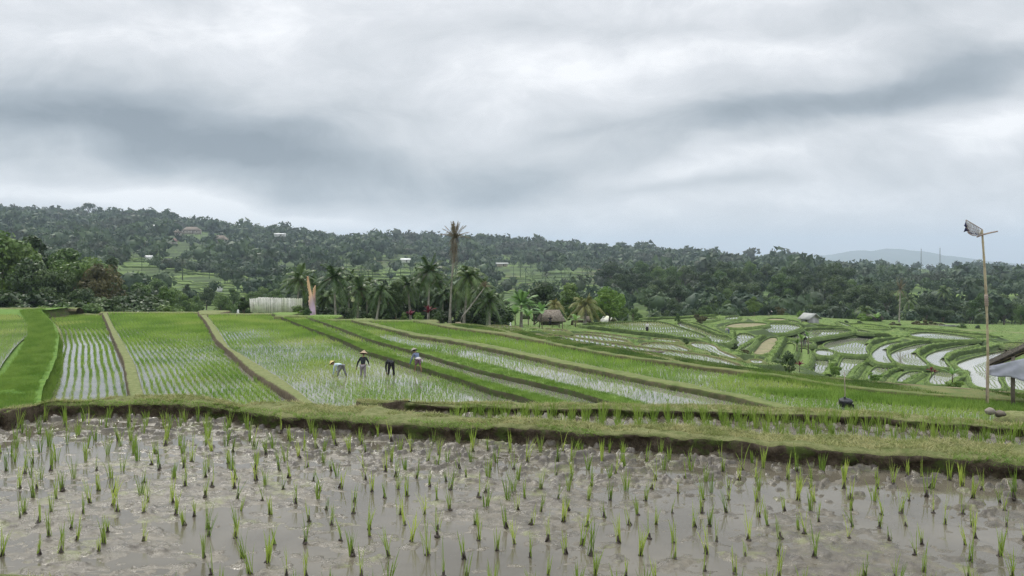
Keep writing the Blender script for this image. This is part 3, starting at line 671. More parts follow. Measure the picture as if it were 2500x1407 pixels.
k9 = fbm(x9 * .35 + y9 * .1, y9 * .12 + x9 * .3, 88, 3) > .47; tufts('grass', x9[k9], y9[k9], np.full(k9.sum(), fl_['z'] + .08), ricerng.uniform(.05, .16, k9.sum()), 6, .035, 'bankg', 'short grass and weeds on the long grassy track between strip paddies and valley', .2)
tufts('grass', xa + ricerng.uniform(-4.5, 1.2, m_) * (yq < 41) + ricerng.uniform(-.2, 1.0, m_) * (yq >= 41), yq, np.full(m_, FIELDS['G']['z'] + .02), ricerng.uniform(.14, .34, m_), 7, .024, 'grassg', 'bright green weeds between the long strip paddy and the grassy track', .16)

# ------------------------------------------------------------------ terrace polygons: water, rim, rice
import bmesh
rx, ry, rz, rh, rw_ = [], [], [], [], []; tx, ty, tz = [], [], []
for idx, (poly, drop, dens, sp_, kd) in enumerate(pads):
    z0 = H - drop; bm = bmesh.new()
    n = len(poly); seg = np.hypot(*(np.roll(poly, -1, 0) - poly).T); tang = np.roll(poly, -1, 0) - np.roll(poly, 1, 0)
    tang /= np.linalg.norm(tang, axis=1)[:, None] + 1e-9; nrm = np.stack([tang[:, 1], -tang[:, 0]], 1)
    inner = poly + nrm * .15
    f_ = bm.faces.new([bm.verts.new((p[0], p[1], z0)) for p in inner]); bmesh.ops.triangulate(bm, faces=[f_])
    me = bpy.data.meshes.new('paddy_water'); bm.to_mesh(me); bm.free()
    me.materials.append(M['clear'] if kd == 'w' else M['plot'] if kd == 'd' else M['bank'] if kd == 'g' else M['path'])
    mobj('paddy_water' if kd == 'w' else 'field_ground', me, kind='structure')
    # rim, resampled
    L_ = np.concatenate([[0], np.cumsum(seg)]); tot = L_[-1]; m_ = int(max(20, tot / .6)); s_ = np.linspace(0, tot, m_, endpoint=False)
    px_ = np.interp(s_, L_, np.append(poly[:, 0], poly[0, 0])); py_ = np.interp(s_, L_, np.append(poly[:, 1], poly[0, 1]))
    q = np.stack([px_, py_], 1); tg = np.roll(q, -2, 0) - np.roll(q, 2, 0); tg /= np.linalg.norm(tg, axis=1)[:, None] + 1e-9; nn = np.stack([tg[:, 1], -tg[:, 0]], 1)
    big = drop > 10.5; wsc = .62 if big else .42
    off = np.array([-.04, .05, .12, .25, .45, .65, 1.0, 1.5]) * wsc; zz = np.array([-.12, .10, .19, .24, .22, .10, -.10, -.5]) * (1 if big else .5)
    Vx = q[:, None] + nn[:, None] * off[None, :, None]
    na_ = fbm(Vx[..., 0] * 1.2, Vx[..., 1] * 1.2, idx)
    zr = z0 + zz[None] + (na_ - .5) * .28 * wsc * (zz[None] > 0)
    V = np.concatenate([Vx, zr[..., None]], -1).reshape(-1, 3); c = len(off); i0 = np.arange(m_)[:, None] * c + np.arange(c - 1)[None]; i1 = ((np.arange(m_) + 1) % m_)[:, None] * c + np.arange(c - 1)[None]
    mobj('field_bund', npmesh('field_bund', V, [np.stack([i0, i0 + 1, i1 + 1, i1], -1).reshape(-1, 4)], [M['bank' if big else 'dull']], smooth=True), kind='structure')
    if big:
        k = int(tot * 4); s2 = ricerng.uniform(0, m_, k).astype(int); o2 = ricerng.uniform(.05, .8, k); p2 = q[s2] + nn[s2] * o2[:, None]
        tx.append(p2[:, 0]); ty.append(p2[:, 1]); tz.append(z0 + np.interp(o2, off, zz) - .03)
    if dens > 0:
        lo, hi = poly.min(0), poly.max(0); ang = .25 if big else 0.0
        sy = .28 if big else .22; xv = np.arange(lo[0] - 5, hi[0] + 5, sp_ * 1.15); yv = np.arange(lo[1], hi[1], sy); XX, YY = np.meshgrid(xv, yv)
        XX = XX + .55 * np.sin(YY / 2.3 + 1.5 * np.sin(XX / 9)) * (1 if big else .3) + (YY - lo[1]) * ang
        XX = XX.ravel() + ricerng.normal(0, .03, XX.size); YY = YY.ravel() + ricerng.normal(0, .03, YY.size)
        ok = inside(poly, XX, YY); ok &= pdist(poly, XX, YY) > .25
        XX, YY = XX[ok], YY[ok]
        if 15.8 < drop < 17.4 and kd == 'w':      # still water left open beside the upper banks
            k_ = inside(poly, XX, YY + 4.2) & inside(poly, XX, YY + 2.); XX, YY = XX[k_], YY[k_]
        lushv = np.clip(dens, 0, 2)
        rx.append(XX); ry.append(YY); rz.append(np.full(len(XX), z0 - .01)); rh.append(np.full(len(XX), (.10 + .09 * lushv)) * (1 if big else 1.0)); rw_.append(np.full(len(XX), .022 + .014 * lushv))
rx, ry, rz, rh, rw_ = map(np.concatenate, (rx, ry, rz, rh, rw_))
V, T = clumps(rx, ry, rz, rh * ricerng.uniform(.7, 1.1, len(rx)), 5, rw_ * .85, .05, ricerng, .4)
tag(mobj('rice_plants', npmesh('rice_plants', V, [T], [M['ricer']])), 'thin rows of rice seedlings in the white water terraces of the lower valley', 'rice', kind='stuff')
def bank(pts, drop, h, wd, seed, back=.6, onterrain=None):
    if onterrain is None:
        X, Y = P([p[0] for p in pts], [p[1] for p in pts], drop); q = np.stack([X, Y], 1)
    else: q = np.array(pts, float)
    L_ = np.concatenate([[0], np.cumsum(np.hypot(*np.diff(q, axis=0).T))]); st_ = .5 if onterrain is None else 1.5; m_ = int(max(12, L_[-1] / st_)); s_ = np.linspace(0, L_[-1], m_)
    q = np.stack([np.interp(s_, L_, q[:, 0]), np.interp(s_, L_, q[:, 1])], 1)
    for _ in range(6): q[1:-1] = (q[:-2] + 2 * q[1:-1] + q[2:]) / 4
    tg = np.gradient(q, axis=0); tg /= np.linalg.norm(tg, axis=1)[:, None]; nn = np.stack([-tg[:, 1], tg[:, 0]], 1); nn *= np.sign(nn[:, 1] + 1e-6)[:, None]
    off = np.array([-.06, .0, .10, .22, .34, .6, .85, 1.1, 1.6]) * wd; zz = np.array([-.35, -.02, .45, .80, .96, 1.0, .92, back, -.3]) * h
    end = sstep(s_, 0, 2.5) * sstep(L_[-1] - s_, 0, 2.5); V = q[:, None] + nn[:, None] * off[None, :, None]
    z0 = (H - drop) * np.ones(m_) if onterrain is None else terrain(q[:, 0], q[:, 1], False) - .1
    rag = (fbm(V[..., 0] * 1.1, V[..., 1] * 1.1, seed) - .5); z = z0[:, None] + zz[None] * (.35 + .65 * end)[:, None] + rag * .55 * h * (zz[None] > .2 * h)
    V = V + nn[:, None] * (rag * .5)[..., None]
    mobj('field_bund', npmesh('field_bund', np.concatenate([V, z[..., None]], -1), [grid_faces(m_, 9)[:, ::-1]], [M['bank']], smooth=True), kind='structure')
    if onterrain is None:
        k = int(L_[-1] * 16); i = ricerng.randint(0, m_, k); o_ = ricerng.uniform(0, 1.1 * wd, k); p2 = q[i] + nn[i] * o_[:, None]
        tx.append(p2[:, 0]); ty.append(p2[:, 1]); tz.append(z0[i] + np.interp(o_, off, zz) * (.35 + .65 * end[i]) - .05)
for i, (pts, dr, h, wd) in enumerate((
    ([(1898,820),(1945,812),(2000,806),(2040,806),(2085,811)], 15.95, .75, 1.0), ([(1990,834),(2042,824),(2096,820),(2161,821),(2185,823)], 16.6, .8, 1.1),
    ([(2126,843),(2150,834),(2213,829),(2274,834)], 16.95, .85, 1.1), ([(2172,856),(2236,841),(2309,836),(2362,835)], 17.0, .85, 1.1),
    ([(2246,866),(2274,853),(2346,843),(2446,838)], 17.1, .9, 1.1), ([(2318,880),(2350,868),(2420,856),(2468,848),(2540,846)], 17.15, .95, 1.2),
    ([(2082,924),(2100,900),(2139,876)], 17.5, .4, .8), ([(2150,928),(2180,908),(2213,896)], 17.55, .35, .7), ([(2215,938),(2240,922),(2268,912)], 17.6, .35, .7),
    ([(2330,943),(2352,930),(2373,921),(2366,908)], 17.5, .6, 1.0), ([(1806,863),(1840,842),(1873,823)], 14.3, .7, 1.0), ([(1886,886),(1908,856),(1922,826)], 14.9, .7, 1.2),
    ([(1760,850),(1780,843),(1796,828),(1796,812)], 13.6, .7, 1.1), ([(1794,804),(1830,801),(1874,797)], 14.3, .75, .9), ([(1985,882),(1983,915)], 17.3, .6, .9), ([(2030,916),(2046,890),(2058,868)], 17.4, .5, 1.0),
    ([(1420,799),(1500,808),(1600,820),(1700,835),(1748,849)], 12., .5, .9), ([(1655,786),(1700,800),(1745,818),(1790,827)], 12.9, .45, .8), ([(1560,780),(1660,778),(1760,771)], 13.4, .4, .8), ([(1905,786),(1990,795),(2085,803)], 15.6, .45, .9), ([(2090,801),(2200,803),(2330,813),(2440,823)], 16.2, .5, 1.0))):
    bank(pts, dr, h * .85, wd * .9, 300 + i)
def terraces(p0, p1, Ya, Yb, n, h, seed):
    for i in range(n):
        Yc = Ya * (Yb / Ya) ** ((i + .5) / n); px = np.linspace(p0, p1, 24); yy_ = Yc * (1 + .05 * (fbm(px / 90, px * 0 + i * 3.7, seed, 3) - .5) * 2)
        a, b = np.sort(np.random.RandomState(seed + i).uniform(0, 1, 2)); a *= .35; b = 1 - (1 - b) * .35; k0, k1 = int(a * 23), max(int(b * 23), int(a * 23) + 6)
        px, yy_ = px[k0:k1 + 1], yy_[k0:k1 + 1]
        bank(np.stack([(px - CX) / F * yy_, yy_], 1), 0, h, h * 2.2, seed + i, .75, True)
terraces(395, 640, 255, 470, 15, .75, 400); terraces(-60, 120, 300, 640, 15, 1.0, 420); terraces(280, 620, 520, 800, 13, 1.5, 440); terraces(760, 1110, 620, 960, 15, 1.6, 460); terraces(1180, 1520, 470, 860, 15, 1.4, 480)
terraces(1500, 1680, 380, 560, 9, 1.0, 500); terraces(2080, 2560, 600, 1500, 12, 1.8, 520)
tx, ty, tz = map(np.concatenate, (tx, ty, tz))
tufts('grass', tx, ty, tz, ricerng.uniform(.07, .24, len(tx)), 5, .045, 'bankg', 'shaggy green grass on the terrace banks of the lower valley', .25)
# rough grass over the open slopes
n = 26000; yq = np.exp(ricerng.uniform(np.log(46), np.log(215), n)); pq = ricerng.uniform(1150, 2540, n); xq = (pq - CX) / F * yq
zq = terrain(xq, yq); ok = np.ones(n, bool)
for poly, *_ in pads: ok &= ~inside(poly, xq, yq)
for k in order:
    f = FIELDS[k]; ok &= ~((yq < f['far']) & (xq > np.interp(yq, f['Yv'], f['xl'])) & (xq < np.interp(yq, f['Yv'], f['xr'])))
tufts('grass', xq[ok], yq[ok], zq[ok] - .03, ricerng.uniform(.08, .26, ok.sum()), 5, .05, 'bankg', 'rough meadow grass over the slopes around the right hand terraces', .3)

# ------------------------------------------------------------------ the nearest muddy paddy
def lineP(pts, drop):
    X, Y = P([p[0] for p in pts], [p[1] for p in pts], drop); o = np.argsort(X); return X[o], Y[o]
FB = [(-900,1240),(-300,1130),(-150,1085),(0,1056),(48,1035),(100,1024),(160,1018),(224,1016),(288,1019),(384,1020),(480,1023),(544,1026),(592,1036),(608,1040),(704,1050),(800,1054),(970,1069),(1140,1079),(1310,1086),(1480,1096),(1650,1108),(1820,1120),(1990,1137),(2160,1147),(2330,1160),(2500,1174),(2800,1205),(3400,1260)]
FT = [(-900,1130),(-300,1050),(-100,1015),(0,1001),(160,979),(320,970),(416,968),(500,972),(552,984),(592,992),(624,984),(700,981),(800,983),(919,991),(970,1001),(1060,1010),(1140,1018),(1310,1021),(1480,1031),(1650,1042),(1820,1050),(1990,1057),(2160,1065),(2330,1077),(2500,1089),(2800,1110),(3400,1150)]
xb, yb = lineP(FB, 1.7); xt, yt = lineP(FT, 1.7 - .145)
frontY = lambda x: np.interp(x, xb, yb); backY = lambda x: np.interp(x, xt, yt)
SB = [(780,991),(870,993),(960,997),(1004,1004),(1140,1010),(1310,1013),(1480,1016),(1650,1021),(1932,1030),(2160,1038),(2330,1054),(2500,1066),(2800,1090)]
ST = [(780,976),(919,984),(1140,980),(1310,982),(1480,985),(1650,985),(1820,991),(1990,997),(2160,1004),(2330,1016),(2500,1033),(2800,1062)]
xb2, yb2 = lineP(SB, 2.0); xt2, yt2 = lineP(ST, 2.0 - .105)
f2 = lambda x: np.interp(x, xb2, yb2); b2 = lambda x: np.interp(x, xt2, yt2)
# mud: uneven, trampled, breaking through the water
cx_ = np.concatenate([np.linspace(-1100, -90, 90), np.linspace(-80, 2580, 720), np.linspace(2590, 3600, 90)]); ry_ = np.linspace(3.6, 9.9, 560)
MX = (cx_[None] - CX) / F * ry_[:, None]; MY = np.repeat(ry_[:, None], 900, 1)
def mudz(x, y):
    edge = frontY(x) - y
    b = .040 * (fbm(x * 1.15 + 3, y * 1.5, 21, 3) - .53)
    rid = np.abs(fbm(x * 4.2, y * 6, 23, 3) - .5) * 2
    b += .022 * (.42 - rid) * sstep(fbm(x * .9, y * 1.1, 25, 2), .38, .62)
    b += .030 * (fbm(x * 9, y * 11, 27, 4) - .5)
    clod = sstep(fbm(x * 12, y * 14, 29, 3), .58, .74); b += .034 * clod * (.35 + sstep(edge, 1.8, .1))
    b += .034 * sstep(edge, 1.7, .3) * (fbm(x * 5, y * 6, 33, 3) - .42)
    return b - .0045
MZ = mudz(MX, MY)
MZ = MZ - .5 * sstep(MY - frontY(MX), .05, .5)
mobj('mud', npmesh('mud', np.stack([MX, MY, MZ], -1), [grid_faces(560, 900)], [M['mud']], smooth=True), kind='structure')
wx = np.linspace(-11, 11, 120); WY = np.linspace(3.55, 1, 2)
V = np.concatenate([np.stack([wx, np.full(120, 3.6), np.zeros(120)], 1), np.stack([wx, frontY(wx) + .04, np.zeros(120)], 1)])
mobj('water', npmesh('water', V, [grid_faces(2, 120)], [M['turbid']]), kind='structure')
# second paddy
V = np.concatenate([np.stack([wx, backY(wx) - .15, np.full(120, -.30)], 1), np.stack([wx, f2(wx) + .05, np.full(120, -.30)], 1)])
V = V.reshape(2, 120, 3)[:, 50:].reshape(-1, 3)
mobj('water', npmesh('water', V, [grid_faces(2, 70)], [M['turbid']]), kind='structure')
gx, t_ = np.meshgrid(np.linspace(-1.6, 9, 700), np.linspace(0, 1, 60)); gyy = backY(gx) - .1 + (f2(gx) - backY(gx) + .14) * t_
mobj('mud', npmesh('mud', np.stack([gx, gyy, -.30 + .8 * mudz(gx * 1.0, gyy) - .002], -1), [grid_faces(60, 700)], [M['mud']], smooth=True), kind='structure')
# near bunds
def bund(name, xs, yf, yb_, z0, top, zb, seed, lump=.05, undercut=.05):
    prof = [(-.02, -.12), (.0, -.02), (.005, .18), (-.01, .42), (-.03, .66), (-.03, .82), (.0, .94), (.06, 1.0)] + [(v, 1.) for v in np.linspace(.12, .88, 22)] + [(.94, .93), (.98, .7), (1.01, .2), (1.04, -1.2), (1.2, -3.5)]
    n = len(xs); m = len(prof); V = np.zeros((n, m, 3)); Wd = (yb_ - yf)
    for j, (t, hz) in enumerate(prof):
        x = xs + 0.0; y = yf + Wd * t if 0.05 < t < 1.01 else (yf + (t if t < .1 else (Wd + (t - 1) * 2)))
        hh = z0 + (top - z0) * hz if hz >= 0 else (z0 + hz * .4 if t < .5 else zb + hz * .3)
        if t > .5 and 0 <= hz < .9: hh = zb + (top - zb) * hz
        nz = fbm(x * 2.2, y * 2.2 + j * .0, seed, 4) - .5
        fine_ = fbm(x * 9, (y + j * .07) * 9, seed + 5, 4) - .5
        if j >= 2 and hz > 0: hh = hh + nz * lump * 1.6 + fine_ * .030
        if j < 8: y = y + fine_ * .06 + (fbm(x * 3, j * .35 + 0 * x, seed + 9, 3) - .5) * .05 * (hz > 0)
        V[:, j] = np.stack([x, y, hh + 0 * x], 1)
    return mobj(name, npmesh(name, V, [grid_faces(n, m)], [M['bund']], smooth=True), kind='structure'), V
xs = np.linspace(-9.5, 9.5, 1900)
_, VB1 = bund('field_bund', xs, frontY(xs), backY(xs), 0.0, .152, -.32, 81, .06)
xs2 = np.linspace(-2.0, 10.5, 1100)
_, VB2 = bund('field_bund', xs2, f2(xs2), b2(xs2), -.30, -.195, -.9, 91, .03)
# grassy corner at the lower left
xs3 = np.linspace(-5.5, -1.35, 300); yfr = np.full(300, 3.2); ybk = 4.40 + .05 * np.sin(xs3 * 4) - 1.3 * sstep(xs3, -2.15, -1.4)
V3 = np.zeros((300, 12, 3))
for j, t in enumerate(np.linspace(0, 1, 12)):
    y = 3.2 + (ybk - 3.2) * t; V3[:, j] = np.stack([xs3, y, .075 + .03 * (fbm(xs3 * 4, y * 4, 55) - .5) - (.12 if j == 11 else 0)], 1)
mobj('field_bund', npmesh('field_bund', V3, [grid_faces(300, 12)], [M['bund']], smooth=True), kind='structure')
def surfpts(V, n, rng, j0, j1):
    a = V.shape[0] - 2; i = rng.randint(0, a, n); j = rng.randint(j0, j1, n); u = rng.uniform(size=(n, 1)); v = rng.uniform(size=(n, 1))
    return V[i, j] * (1 - u) * (1 - v) + V[i + 1, j] * u * (1 - v) + V[i, j + 1] * (1 - u) * v + V[i + 1, j + 1] * u * v
g_rng = np.random.RandomState(5)
p1 = surfpts(VB1, 52000, g_rng, 7, 31); p2 = surfpts(VB2, 20000, g_rng, 7, 31); p3 = surfpts(V3, 9000, g_rng, 0, 10)
p4 = surfpts(VB1, 9000, g_rng, 4, 8); 
pp = np.concatenate([p1, p2, p3]); dn = fbm(pp[:, 0] * 3, pp[:, 1] * 3, 7, 3); pp = pp[dn > .36]
V, T = blades(pp - [0, 0, .004], g_rng.uniform(.012, .042, len(pp)), g_rng.uniform(.005, .011, len(pp)), g_rng.uniform(.5, 2.2, len(pp)), g_rng)
tag(mobj('grass', npmesh('grass', V, [T], [M['grass']])), 'short dry cut grass covering the two nearest mud bunds', 'grass', kind='stuff')
pp = np.concatenate([p4, surfpts(VB1, 3500, g_rng, 2, 6), surfpts(VB2, 2500, g_rng, 5, 8)]); dn = fbm(pp[:, 0] * 2, pp[:, 2] * 8, 17, 3); pp = pp[dn > .50]
V, T = blades(pp, g_rng.uniform(.012, .04, len(pp)), g_rng.uniform(.004, .009, len(pp)), g_rng.uniform(.5, 2.0, len(pp)), g_rng)
tag(mobj('weeds', npmesh('weeds', V, [T], [M['grassg']])), 'small green weeds hanging over the dark earth face of the nearest bund', 'weeds', kind='stuff')

# seedlings, one by one
srng = np.random.RandomState(77)
seedvars = []
for v in range(16):
    nb = [5, 7, 9, 11, 14, 4, 8, 10][v % 8]; h = srng.uniform(.13, .22)
    base = np.stack([srng.normal(0, .007, nb), srng.normal(0, .007, nb), np.zeros(nb)], 1)
    V, T = blades(base, h * srng.uniform(.55, 1.1, nb), srng.uniform(.0035, .0065, nb), srng.uniform(.02, .26, nb) * (1.7 if v % 5 == 0 else 1), srng, 4, .6)
    lean = srng.normal(0, .10, 2); V = V + np.outer(V[:, 2], [lean[0], lean[1], 0])
    bl = npmesh('blades', V, [T], [M['rice']])
    mb = MB(); mb.blob((0, 0, .002), (.015, .013, .009 + .006 * srng.uniform()), v, 2, .45)
    for _ in range(4): mb.tube([(srng.normal(0, .008), srng.normal(0, .008), -.01), (lean[0] * .035 + srng.normal(0, .003), lean[1] * .035, srng.uniform(.025, .045))], [.006, .0035], 5)
    seedvars.append((bl, mb.mesh('root_mud', M['stub'])))
cand = []
def inrow(y0, y1, x0, x1, sx, sy, jit, rowoff):
    y = y0; r = 0
    while y < y1:
        x = x0 + (r % 2) * sx * rowoff
        while x < x1:
            cand.append((x + srng.normal(0, jit * sx), y + srng.normal(0, jit * sy))); x += sx
        y += sy; r += 1
inrow(3.95, 9.6, -9, 9, .20, .275, .17, .5)
near = []
for x, y in cand:
    px = x / y * F + CX
    if y > frontY(x) - .10 or px < -900 or px > 3400: continue
    if y < 4.75 and x < -1.9: continue
    if srng.uniform() < .06: continue
    near.append((x, y, srng.uniform(.75, 1.18) * (1.08 if y > frontY(x) - .8 else 1)))
second = []
x = -.9
while x < 7.5:
    y0_, y1_ = backY(x) + .12, f2(x) - .12; k = max(1, int(round((y1_ - y0_) / .38)))
    for j in range(k + 1):
        if y1_ > y0_: second.append((x + srng.normal(0, .02) + .05 * j, y0_ + (y1_ - y0_) * j / max(1, k) + srng.normal(0, .03)))
    x += .19
near.sort(key=lambda s: -s[2] / s[1])
vis = lambda s: 4.4 < s[1] and -30 < s[0] / s[1] * F + CX < 2530
inframe = [s for s in near if vis(s)]
ind = inframe[:300]; rest = inframe[300:] + [s for s in near if not vis(s)]
for i, (x, y, sc_) in enumerate(ind):
    v = seedvars[srng.randint(16)]
    root = empty('rice_seedling', (x, y, max(-.004, float(mudz(np.array([x]), np.array([y]))[0]) - .004)), 'young green rice seedling standing in the wet mud of the nearest paddy', 'rice seedling', 'rice seedlings in the nearest muddy paddy', srng.uniform(0, 6.28), sc_)
    mobj('blades', v[0], root); mobj('root_mud', v[1], root)
xr_ = np.array([s[0] for s in rest] + [s[0] for s in second]); yr_ = np.array([s[1] for s in rest] + [s[1] for s in second])
zr_ = np.array([0.0] * len(rest) + [-.30] * len(second)); hr_ = np.array([.16] * len(rest) + [.225] * len(second)) * srng.uniform(.8, 1.2, len(xr_))
k1 = len(rest); V, T = clumps(xr_[:k1], yr_[:k1], zr_[:k1], hr_[:k1], 10, .0065, .016, srng, .30, 3); V2, T2 = clumps(xr_[k1:], yr_[k1:], zr_[k1:], hr_[k1:], 20, .0075, .032, srng, .36, 3); T = np.concatenate([T, T2 + len(V)]); V = np.concatenate([V, V2])
tag(mobj('rice_seedlings', npmesh('rice_seedlings', V, [T], [M['rice']])), 'remaining rice clumps, mostly in the narrow second paddy between the two bunds', 'rice', kind='stuff')

# ------------------------------------------------------------------ plants and trees
def leafcards(c, r, n, size, rng, up=.35, squash=.7, shell=.55):
    """n leaf faces spread through lumps centred on c with radii r"""
    k = rng.randint(0, len(c), n); d = rng.normal(size=(n, 3)); d /= np.linalg.norm(d, axis=1)[:, None]
    rad = (shell + (1 - shell) * rng.uniform(size=n) ** .5)[:, None] * np.asarray(r)[k][:, None]
    p = np.asarray(c)[k] + d * rad * np.array([1, 1, squash])
    nm = d + rng.normal(size=(n, 3)) * .6 + [0, 0, up]; nm /= np.linalg.norm(nm, axis=1)[:, None]
    a = np.cross(nm, rng.normal(size=(n, 3))); a /= np.linalg.norm(a, axis=1)[:, None]; b = np.cross(nm, a)
    s = (size * rng.uniform(.6, 1.3, n))[:, None]
    V = np.stack([p - a * s, p - b * s * .55, p + a * s, p + b * s * .55], 1).reshape(-1, 3)
    return V, np.arange(n * 4).reshape(-1, 4)
def broadleaf(seed, R=.42, th=.42, nl=3000, leaf=.035, shape='round', lumps=26):
    """unit height tree: returns (trunk mesh builder, crown verts, faces)"""
    rng = np.random.RandomState(seed); cs, rs = [], []
    ch = 1 - th
    for i in range(lumps):
        a = rng.uniform(0, 2 * pi); t = rng.uniform(0, 1) ** .8; zc = th + ch * (t * .86 + .02)
        if shape == 'round': w_ = R * math.sqrt(max(.05, 1 - (2 * t - .85) ** 2 * .85))
        elif shape == 'tall': w_ = R * (1.05 - .75 * t)
        elif shape == 'umbrella': w_ = R * (.35 + .75 * t); zc = th + ch * (.45 + .42 * t)
        else: w_ = R * (.9 + .2 * t)
        rr = w_ * rng.uniform(.25, .9); cs.append([rr * cos(a), rr * sin(a), zc]); rs.append(rng.uniform(.09, .16) * (1.15 if shape != 'tall' else .85) * (R / .42) ** .5)
    cs = np.array(cs); rs = np.array(rs)
    V, Q = leafcards(cs, rs, nl, leaf, rng, .4, .75)
    mb = MB(); lean = rng.normal(0, .03, 2)
    mb.tube([(0, 0, -.08), (lean[0] * .5, lean[1] * .5, th * .5), (lean[0], lean[1], th), (lean[0] * 1.2, lean[1] * 1.2, th + ch * .5)], [.034, .025, .02, .008], 7)
    for i in range(9):
        c = cs[rng.randint(len(cs))]; z0 = th * rng.uniform(.55, 1.1); s0 = np.array([lean[0] * z0 / th, lean[1] * z0 / th, z0])
        mid_ = (s0 + c) / 2 + [0, 0, .03]; mb.tube([s0, mid_, c], [.012, .008, .003], 5)
    return mb, V, Q
TREES = {}
def treetype(key, leafkey, **kw):
    mb, V, Q = broadleaf(**kw)
    TREES[key] = (mb.mesh('trunk', M['wood'], True), npmesh('crown', V, [Q], [M[leafkey]]))
for i, (s_, R, th, sh) in enumerate([(1, .42, .30, 'round'), (2, .36, .28, 'tall'), (3, .48, .34, 'umbrella'), (4, .40, .22, 'round')]):
    treetype(('dark', i), 'dark', seed=s_, R=R, th=th, shape=sh, nl=6500, leaf=.025)
    treetype(('mid', i), 'mid', seed=s_ + 10, R=R, th=th, shape=sh, nl=6000, leaf=.025)
treetype(('bright', 0), 'bright', seed=21, R=.46, th=.2, shape='round', nl=4200, leaf=.03, lumps=34)
treetype(('bright', 1), 'bright', seed=22, R=.34, th=.3, shape='tall', nl=2400, leaf=.03)
treetype(('brown', 0), 'brown', seed=24, R=.44, th=.25, shape='round', nl=2600, leaf=.028)
treetype(('thin', 0), 'mid', seed=25, R=.34, th=.35, shape='tall', nl=1300, leaf=.03, lumps=14)
treetype(('lonely', 0), 'dark', seed=27, R=.62, th=.22, shape='round', nl=2600, leaf=.035)
for i in range(3): treetype(('bush', i), ['mid', 'dark', 'bright'][i], seed=31 + i, R=.62, th=.04, shape='round', nl=2200, leaf=.05, lumps=18)
treetype(('scrub', 0), 'brown', seed=36, R=.8, th=.04, shape='round', nl=1500, leaf=.06, lumps=14)

def frond(length, rise, droop, az, rng, nl=26, ll=.20, wd=.035, twist=.5, base=(0, 0, 0)):
    """one pinnate frond: drooping midrib with leaflets"""
    t = np.linspace(0, 1, nl); hx = length * (t * cos(rise) * (1 - .10 * t)); hz = length * (t * sin(rise) - droop * t ** 2.1)
    d = np.array([cos(az), sin(az)]); P_ = np.stack([hx * d[0], hx * d[1], hz], 1) + base
    side = np.array([-d[1], d[0], 0.]); V = []; T = []
    ll_ = ll * length * (np.sin(pi * np.clip(t * .93 + .07, 0, 1)) ** .6)
    tg = np.gradient(P_, axis=0); tg /= np.linalg.norm(tg, axis=1)[:, None]
    for sgn in (-1, 1):
        hang = rng.uniform(.35, .9, nl) * twist * 1.6
        tip = P_ + (side[None] * sgn * .75 + tg * .55 - np.array([0, 0, 1])[None] * hang[:, None]) * ll_[:, None] * rng.uniform(.8, 1.1, nl)[:, None]
        hw = tg * (wd * length * .5)
        n0 = sum(len(v) for v in V); V.append(np.stack([P_ - hw, P_ + hw, tip], 1).reshape(-1, 3)); T.append(np.arange(nl * 3).reshape(-1, 3) + n0)
    n0 = sum(len(v) for v in V); wv = (.012 * length * (1.1 - t))[:, None] * side[None]
    R_ = np.stack([P_ - wv, P_ + wv], 1).reshape(-1, 3); V.append(R_)
    i = np.arange(nl - 1) * 2 + n0; T.append(np.concatenate([np.stack([i, i + 1, i + 3], 1), np.stack([i, i + 3, i + 2], 1)]))
    return np.concatenate(V), np.concatenate(T)
def palmcrown(seed, nf=22, length=4.0, rmin=-.5, rmax=1.25, droop=.55, twist=.5, nl=28, ll=.23, wd=.052):
    rng = np.random.RandomState(seed); Vs, Ts, n0 = [], [], 0
    for i in range(nf):
        r = rmin + (rmax - rmin) * (i / (nf - 1)) ** .9 + rng.normal(0, .06)
        V, T = frond(length * rng.uniform(.82, 1.08), r, droop * (.5 + .7 * cos(r)) * rng.uniform(.8, 1.2), i * 2.399 + rng.normal(0, .2), rng, nl, ll, wd, twist)
        Vs.append(V); Ts.append(T + n0); n0 += len(V)
    return np.concatenate(Vs), np.concatenate(Ts)
CROWNS = {}
for i in range(4):
    V, T = palmcrown(50 + i, 22 + i, 4.0, -.55, 1.3, .5 + .08 * i, .5); CROWNS['coco', i] = npmesh('crown', V, [T], [M['palm']])
V, T = palmcrown(58, 20, 3.6, -.2, 1.35, .7, .8); CROWNS['yellow', 0] = npmesh('crown', V, [T], [M['palmy']])
V, T = palmcrown(59, 18, 4.0, .1, 1.4, .45, .4); CROWNS['young', 0] = npmesh('crown', V, [T], [M['banana']])
V, T = palmcrown(60, 20, 3.0, -1.1, .7, .5, 1.0, 20, .18, .03); CROWNS['deadskirt', 0] = npmesh('dead_fronds', V, [T], [M['dry']])
V, T = palmcrown(61, 22, 2.6, .35, 1.4, .28, .4, 22, .2, .03); CROWNS['deadtop', 0] = npmesh('crown', V, [T], [M['dry']])
V, T = palmcrown(62, 34, 3.6, -.7, 1.4, .18, .1, 20, .12, .02); CROWNS['spiky', 0] = npmesh('crown', V, [T], [M['dry']])
def nuts():
    mb = MB(); r = random.Random(3)
    for k in range(9): a = k * 2.4; mb.blob((.28 * cos(a), .28 * sin(a), -.25 - .2 * r.random()), (.14, .14, .17), k, 1, .05)
    return mb.mesh('coconuts', M['mid'], True)
NUTS = nuts()
def place(px, d): X = (px - CX) / F * d; return X, gz(X, d)
